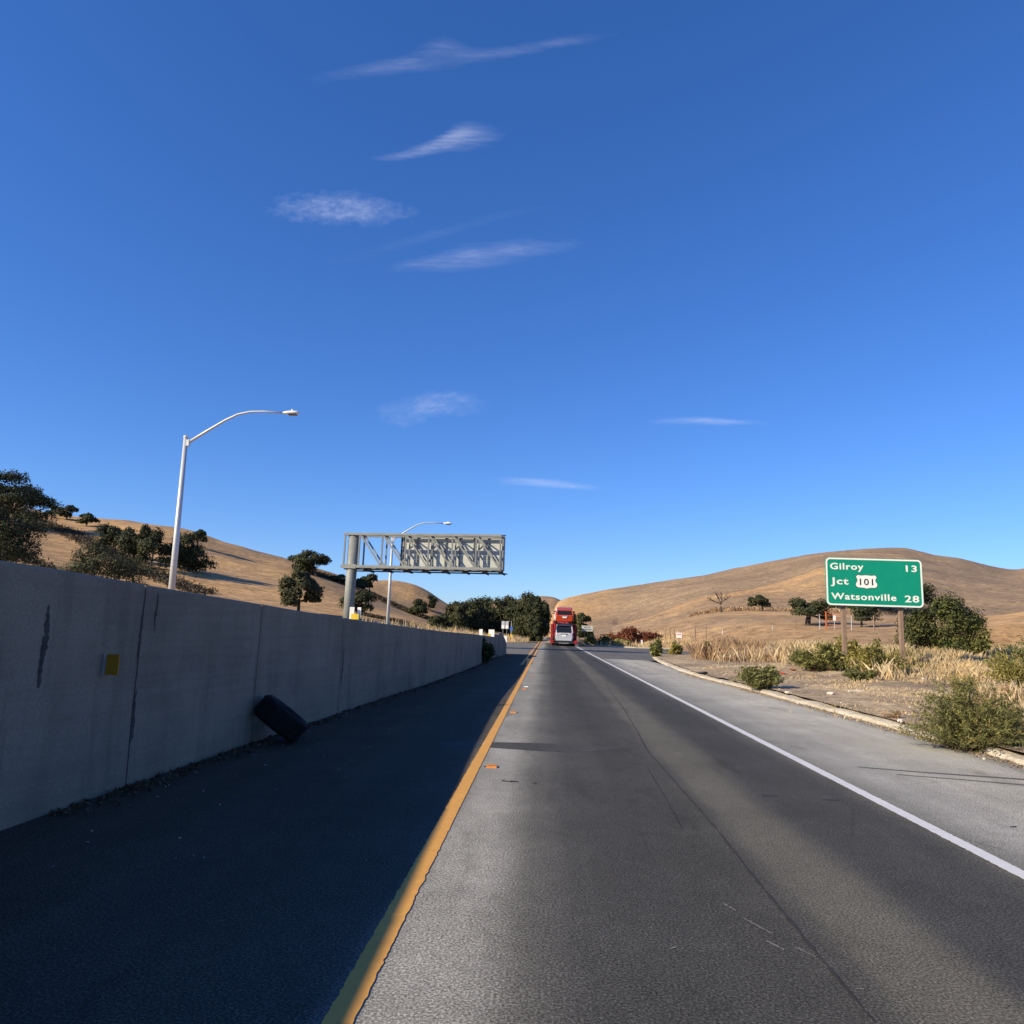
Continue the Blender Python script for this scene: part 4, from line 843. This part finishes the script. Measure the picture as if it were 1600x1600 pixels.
px_bush('tiny bare twig bush near the kerb left of the large bush', 1376, 1412, 1100, 1121, 14, WEED, nshoot=26, nleaf=5, group=GB, name='twig_bush')
px_bush('pale dry shrub left of the large kerb bush', 1465, 1540, 1050, 1090, 21, BUSHY, nshoot=120, nleaf=16, group=GB, leaf=.014, name='dry_shrub')
for i, (x0, x1, yt, yb, mt, lb) in enumerate(((912, 934, 992, 1005, BUSHY, 'yellow weeds at the foot of the small two-line sign'), (932, 956, 995, 1007, BUSHG, 'green weeds on the far kerb right of the two-line sign'), (956, 985, 997, 1007, BUSHY, 'yellow weeds in front of the rust-brown brush'))):
    px_bush(lb, x0, x1, yt, yb, 30+i, mt, Y=82, nshoot=120, nleaf=20, group='weeds along the far kerb', name='weeds')
# big dark bush right of the sign
p = col_at(1468, 33); p[2] -= .1; top = at(1472, 934, 33)[2]-p[2]
t = make_tree('big dark green bush with a sunlit top right of the green sign', p, 112*PXM(33), top, 77, CEDAR, 26000, .05, .1, 26, 0.0, None, 'large_bush', 'bush', .95)
px_bush('feathery light green shrub on the right side of the big dark bush', 1500, 1550, 960, 1024, 78, BUSHG, Y=32, nshoot=160, nleaf=30, group=GB)
# rust-brown brush
for i, (x0, x1, yt) in enumerate(((934, 985, 988), (962, 1012, 983), (995, 1034, 989))):
    px_bush(('rust-brown dry brush, %s of the three heaps beyond the side road' % ('left', 'middle', 'right')[i]), x0, x1, yt, 1004, 80+i, RUST, Y=92+i, nshoot=260, nleaf=26, group='rust-brown brush heaps', name='dry_brush', spread=1.0, leaf=.1)

# grasses
def blades(name, P, h, w, mat, seed, lean=.35):
    r = np.random.default_rng(seed); n = len(P); a = r.uniform(0, 2*pi, n); hh = h*r.uniform(.4, 1.15, n)*np.clip(1+1.5*vnoise(P[:, 0]/2.3, P[:, 1]/2.3, seed+50)+.8*vnoise(P[:, 0]/.7, P[:, 1]/.7, seed+60), .25, 1.7); dx = np.cos(a)*lean*hh*r.random(n); dy = np.sin(a)*lean*hh*r.random(n)
    b = r.uniform(0, pi, n); wx = np.cos(b)*w*r.uniform(.6, 1.3, n); wy = np.sin(b)*w*r.uniform(.6, 1.3, n)
    V = np.stack([np.stack([P[:, 0]-wx, P[:, 1]-wy, P[:, 2]-.03], 1), np.stack([P[:, 0]+wx, P[:, 1]+wy, P[:, 2]-.03], 1),
                  np.stack([P[:, 0]+dx*.4+wx*.7, P[:, 1]+dy*.4+wy*.7, P[:, 2]+hh*.6], 1), np.stack([P[:, 0]+dx, P[:, 1]+dy, P[:, 2]+hh], 1)], 1).reshape(-1, 3)
    return bulk(name, V, np.arange(4*n).reshape(n, 4), mat, kind='stuff')
def scatter(n, px0, px1, y0, y1, seed, smin, keep=None):
    r = np.random.default_rng(seed); px = r.uniform(px0, px1, n); Y = np.exp(r.uniform(np.log(y0), np.log(y1), n)); ta = np.interp(px, PX, TA); X = ta*Y; s = kerb_dist(X, Y)
    d = vnoise(X/1.6, Y/1.6, seed)+.5*vnoise(X/.5, Y/.5, seed+1); e = vnoise(X/3.3, Y/3.3, seed+2)
    kk = r.random(n) < sm(smin-.6, smin+3.2, s+3.2*e+1.6*d)*sm(y0, y0*1.3+.5, Y+3*e)*sm(-.5, .1, d+.35*r.random(n))
    if keep is not None: kk &= keep(X, Y, s)
    X, Y = X[kk], Y[kk]; return np.stack([X, Y, gz(X, Y)], 1)
P = scatter(150000, 1080, 1760, 20, 46, 101, 5.4); blades('dry_grass', P, .40, .0065, STRAW, 1, .8)
P = scatter(130000, 1030, 1760, 34, 80, 102, 3.2, lambda X, Y, s: (Y < 54) | (X > 16)); blades('tall_dry_grass', P, .55, .012, STRAW, 2, .7)
P = scatter(80000, 1080, 1345, 36, 76, 103, 2.8, lambda X, Y, s: (Y < 52) | (X > 17)); blades('brown_weeds', P, .65, .013, WEED, 3, .6)
P = scatter(26000, 1240, 1760, 22, 44, 109, 5.0); blades('yellow_green_grass', P[::2], .5, .011, BUSHY, 6)
P = scatter(80000, 1040, 1740, 8, 36, 104, .9); P = P[vnoise(P[:, 0]/.8, P[:, 1]/.8, 44) > .0]; blades('sparse_dry_grass', P, .06, .005, STRAW, 4, 1.3)
P = scatter(7000, 1500, 1760, 9, 16, 110, 2.6); blades('dry_grass_tufts', P, .3, .006, STRAW, 14, .6)
r = np.random.default_rng(12); X = np.r_[r.uniform(-16, -2.5, 5000), r.uniform(3.6, 16, 4000)]; Y = np.r_[r.uniform(93, 108, 5000), r.uniform(80, 96, 4000)]; P = np.stack([X, Y, gz(X, Y)], 1)
blades('roadside_grass', P, .55, .03, STRAW, 5)
X = r.uniform(-17, -6, 7000); Y = r.uniform(60, 96, 7000); kk = X/Y < -.105; X, Y = X[kk], Y[kk]; blades('grass_behind_wall', np.stack([X, Y, gz(X, Y)], 1), .9, .03, STRAW, 7)
# dark leaf strips drawn as shadow bands on left hill; brush on right brow
def brush_shade_line(name, pts, n, w, h, seed, mat, size=.22):
    r = np.random.default_rng(seed); H_ = np.array([hit(*p, 40) for p in pts]); tl = np.r_[0, np.cumsum(np.linalg.norm(np.diff(H_[:, :2], axis=0), axis=1))]; u = r.uniform(0, tl[-1], n); X = np.interp(u, tl, H_[:, 0])+r.normal(0, w*.4, n); Y = np.interp(u, tl, H_[:, 1])+r.normal(0, w, n)
    Z = gz(X, Y); C = np.stack([X, Y, Z+r.random(n)**1.5*h], 1); V, Q = leaf_mesh(C, r.normal(0, 1, (n, 3))+np.array([0, 0, .6]), size, 1.3, seed); bulk(name, V, Q, mat, kind='stuff')
brush_shade_line('shadow_band', [(50, 809), (95, 827), (150, 852), (200, 880), (250, 901), (318, 928)], 15000, 1.5, .4, 1, SHADEDEBRIS, .14)
brush_shade_line('shadow_band', [(490, 895), (540, 912), (585, 931), (640, 956), (676, 970)], 15000, 1.9, .45, 2, SHADEDEBRIS, .15)
brush_shade_line('shadow_band', [(566, 961), (610, 970), (655, 982)], 7000, .8, .3, 3, SHADEDEBRIS, .1)
brush_shade_line('shadow_band', [(30, 870), (75, 890)], 900, .8, .6, 4, SHADEDEBRIS, .14)
brush_shade_line('brow_brush', [(1083, 963), (1115, 957), (1150, 955), (1190, 954)], 1500, 1.2, .9, 5, WEED, .2)
brush_shade_line('brow_brush', [(1190, 954), (1240, 955), (1300, 958), (1340, 960)], 1300, 1.6, .8, 6, WEED, .2)

# ------------------------------------------------------------------ stones and litter
def rock_mesh(seed, s):
    import bmesh
    bm = bmesh.new(); bmesh.ops.create_icosphere(bm, subdivisions=2, radius=s); r = random.Random(seed)
    for v in bm.verts: v.co *= r.uniform(.75, 1.15); v.co.z *= .65
    me = bpy.data.meshes.new('stone'); bm.to_mesh(me); bm.free(); me.materials.append(STONE); return me
rocks = [rock_mesh(i, .05) for i in range(3)]
st = [((1231, 1083), 1.0, 'pale stone on the kerb below the low dark green bush'), ((1247, 1100), .8, 'small white stone on the road edge under the kerb'), ((1298, 1085), 1.2, 'pale flat stone in the dirt right of the red litter'), ((1320, 1040), .8, 'white stone by the left sign post'),
      ((1532, 1058), 1.6, 'white stone lying in the dry grass at the right'), ((1443, 1062), 1.0, 'pale stone at the edge of the grass under the big dark bush'), ((1133, 1023), 1.4, 'white stone at the edge of the brown weeds'), ((1106, 1019), 1.2, 'white stone beside the little grey bush'),
      ((1408, 1134), 1.3, 'grey stone on the kerb left of the large bush'), ((1580, 1188), 1.0, 'tan stone on the kerb right of the large bush'), ((1538, 1187), .7, 'small white stone on the pavement in front of the large bush')]
for i, ((px, py), s, lb) in enumerate(st):
    p = hit(px, py, 5); o = bpy.data.objects.new('stone', rocks[i % 3]); o.location = (p[0], p[1], max(p[2], 0)+.015*s); k = s*np.clip(p[1]/14, .55, 1.6); o.scale = (k*1.2, k*.9, k*.8); o.rotation_euler = (0, 0, i*1.3); put(o, None, lb, 'stone', 'loose stones on the verge')
for i, (px, py) in enumerate(((1214, 1052), (1226, 1054), (1237, 1048))):
    p = hit(px, py, 5); m = MB(); rr = random.Random(i)
    for j in range(5): m.box((rr.uniform(-.12, .12), rr.uniform(-.1, .1), .02+.008*j), (.11, .07, .012), rz=rr.uniform(0, 3), M=Matrix.Rotation(rr.uniform(-.6, .6), 3, 'X'))
    put(m.build('plastic_litter', REDLIT), None, ('%s scrap of red plastic litter on the dirt verge' % ('left', 'middle', 'right')[i]), 'litter', 'red plastic litter').location = p
p = hit(1098, 1057.5, 5); m = MB().box((0, 0, .03), (.26, .16, .05), rz=.3).box((.1, .05, .06), (.12, .1, .04), rz=1.0)
put(m.build('rubber_scrap', RUBBER), None, 'black scrap of rubber lying on the kerb', 'litter').location = p
p = hit(1339, 1081.5, 5); put(MB().box((0, 0, .02), (.42, .05, .03), rz=.1).box((.05, .03, .035), (.2, .04, .02), rz=-.2).build('broken_stick', STONE), None, 'pale broken stick lying on the dirt verge', 'stick').location = p
r = np.random.default_rng(31); n = 1500; X = r.uniform(5.5, 14, n); Y = r.uniform(8, 34, n); s = kerb_dist(X, Y); kk = s > .1; X, Y = X[kk], Y[kk]; C = np.stack([X, Y, gz(X, Y)+.008], 1); V, Q = leaf_mesh(C, np.array([[0, 0, 1.0]])+r.normal(0, .3, C.shape), .018, 1.1, 8)
bulk('pebbles', V, Q, STONE, kind='stuff')
n = 1100; Y = np.exp(r.uniform(np.log(5), np.log(38), n)); X = np.array([wall_x(y) for y in Y])+.03+np.abs(r.normal(0, .12, n)); C = np.stack([X, Y, np.full(n, .012)], 1); V, Q = leaf_mesh(C, r.normal(0, 1, C.shape), .022, 1.4, 9); bulk('wall_foot_debris', V, Q, SHADEDEBRIS, kind='stuff')
n = 120; C = np.stack([-3.0+np.abs(r.normal(0, .9, n)), np.exp(r.uniform(np.log(4), np.log(30), n)), np.full(n, .006)], 1); V, Q = leaf_mesh(C, np.array([[0, 0, 1.0]])+r.normal(0, .2, C.shape), .007, 1.3, 10); bulk('shoulder_grit', V, Q, STONE, kind='stuff')

n = 9000; i = r.integers(20, 130, n); o = np.abs(r.normal(0, .13, n)); tx = np.gradient(KX); ty = np.gradient(KY); L_ = np.hypot(tx, ty); X = KX[i]-ty[i]/L_[i]*(.03+o)+tx[i]*r.random(n); Y = KY[i]+tx[i]/L_[i]*(.03+o)+ty[i]*r.random(n)
C = np.stack([X, Y, np.full(n, .006)], 1); V, Q = leaf_mesh(C, np.array([[0, 0, 1.0]])+r.normal(0, .25, C.shape), .013, 1.2, 12); bulk('kerb_dirt', V, Q, DIRT, kind='stuff')
p = flat(757, 1036); make_bush('dark weeds growing at the foot of the wall near its far end', (wall_x(p[1])+.1, p[1], 0), .9, .95, 91, CEDAR, 90, 24, .05, .006, None, 'weeds')

# ------------------------------------------------------------------ cirrus clouds: thin sheets of ice haze high above the hills
def cloud_mat(k, dens, seed, puff):
    a = N('cirrus_%d' % k, 1, 0); a.t.nodes.remove(a.b); u = a.n('ShaderNodeUVMap'); u.uv_map = 'u'; w = a.n('ShaderNodeUVMap'); w.uv_map = 'w'; x, y, z = a.xyz(u.outputs[0])
    st = (.8, 1.3, 1) if puff else (.2, 1.0, 1)
    n1 = a.noise(a.map(w.outputs[0], st, (seed, seed*.7, 0), (0, 0, 0 if puff else .22)), 2.4 if puff else 1.6, 8, .62, .35); n2 = a.noise(a.map(w.outputs[0], (st[0], st[1]*1.4, 1), (seed*2, 3, 0), (0, 0, -.45)), 3.2, 8, .72, .2)
    ex = a.math('MULTIPLY', a.math('MULTIPLY', x, a.math('SUBTRACT', 1.0, x)), 4.0); yy = a.math('SUBTRACT', a.math('MULTIPLY', y, 2.0), 1.0); ey = a.math('SUBTRACT', 1.0, a.math('MULTIPLY', yy, yy), clamp=True)
    e = a.math('MULTIPLY', a.math('POWER', ex, .45 if puff else .8), a.math('POWER', ey, .6) if puff else ey); f = a.math('ADD', a.math('MULTIPLY', n1, .55), a.math('MULTIPLY', n2, .45))
    g = a.math('ADD', f, a.math('MULTIPLY', a.math('SUBTRACT', e, 1.0), .42))
    al = a.math('MULTIPLY', a.math('MULTIPLY', a.ramp(g, [(.27, 0.0), (.45, .30), (.66, 1.0)]), a.math('POWER', e, 1.1)), dens, clamp=True)
    d = a.n('ShaderNodeBsdfDiffuse'); d.inputs[0].default_value = (.80, .88, 1.0, 1); tl = a.n('ShaderNodeBsdfTranslucent'); tl.inputs[0].default_value = (.80, .88, 1.0, 1); m1 = a.n('ShaderNodeMixShader'); m1.inputs[0].default_value = .9; a.l(d.outputs[0], m1.inputs[1]); a.l(tl.outputs[0], m1.inputs[2])
    tr = a.n('ShaderNodeBsdfTransparent'); m2 = a.n('ShaderNodeMixShader'); a.l(al, m2.inputs[0]); a.l(tr.outputs[0], m2.inputs[1]); a.l(m1.outputs[0], m2.inputs[2]); a.l(m2.outputs[0], a.o.inputs['Surface']); return a.m
ALT = 2600.0
def cloud(k, label, spine, dens, puff=False):
    """spine: (px, py, half height in px) along the wisp; laid on a level at ALT"""
    xs = np.array([s[0] for s in spine], float); q = np.linspace(0, 1, 41); X = np.interp(q, (xs-xs[0])/(xs[-1]-xs[0]), xs); Yc = pchip(xs, [s[1] for s in spine], X); Hh = pchip(xs, [s[2] for s in spine], X); nv = 13; V = []; U = []; Wv = []; Hh = Hh*1.6
    for i in range(41):
        for j in range(nv):
            v = j/(nv-1); V.append(flat(X[i], Yc[i]+Hh[i]*(1-2*v), ALT+1.5*math.sin(i*.25+k))); U.append((q[i], v)); Wv.append((X[i]/50, -(Yc[i]+Hh[i]*(1-2*v))/50))
    V = np.array(V); ii = np.arange(41*nv).reshape(41, nv); Q = np.stack([ii[:-1, :-1], ii[1:, :-1], ii[1:, 1:], ii[:-1, 1:]], -1).reshape(-1, 4)
    o = bulk('cirrus_cloud', V, Q, cloud_mat(k, dens, k*3.7, puff), None, True, label=label, cat='cloud', group='thin cirrus clouds in the blue sky'); uv = o.data.uv_layers.new(name='u'); U = np.array(U, dtype=np.float32); uv.data.foreach_set('uv', U[Q.ravel()].ravel())
    uw = o.data.uv_layers.new(name='w'); Wv = np.array(Wv, dtype=np.float32); uw.data.foreach_set('uv', Wv[Q.ravel()].ravel()); return o
cloud(1, 'faint long cirrus streak, highest in the sky', [(400, 138, 8), (500, 122, 10), (600, 104, 12), (660, 92, 20), (695, 82, 22), (745, 86, 12), (880, 66, 9), (1050, 34, 7)], .2)
cloud(2, 'bright curved cirrus wisp below the highest streak', [(540, 254, 6), (620, 244, 8), (680, 228, 12), (730, 213, 20), (770, 214, 16), (840, 212, 6)], .36)
cloud(3, 'wide mottled cirrus patch at the left', [(405, 330, 12), (460, 325, 19), (540, 326, 22), (600, 331, 18), (665, 336, 7)], .34, True)
cloud(4, 'long bright cirrus streak right of the mottled patch', [(560, 430, 7), (640, 415, 11), (730, 400, 20), (780, 394, 18), (860, 384, 15), (960, 370, 10)], .28)
cloud(5, 'small pale wisp above the overhead sign frame', [(570, 650, 12), (630, 645, 18), (680, 632, 18), (720, 630, 16), (780, 640, 8)], .25, True)
cloud(6, 'thin level cirrus line right of centre', [(960, 660, 5), (1030, 657, 7), (1080, 657, 7), (1150, 660, 5), (1240, 662, 4)], .40)
cloud(7, 'thin slanting cirrus line low above the road', [(750, 751, 5), (800, 752, 7), (860, 756, 7), (920, 761, 6), (985, 768, 4)], .38)
cloud(8, 'very faint streak between the mottled patch and the long bright streak', [(480, 412, 7), (560, 400, 10), (640, 378, 9), (800, 334, 8), (900, 318, 6)], .05)
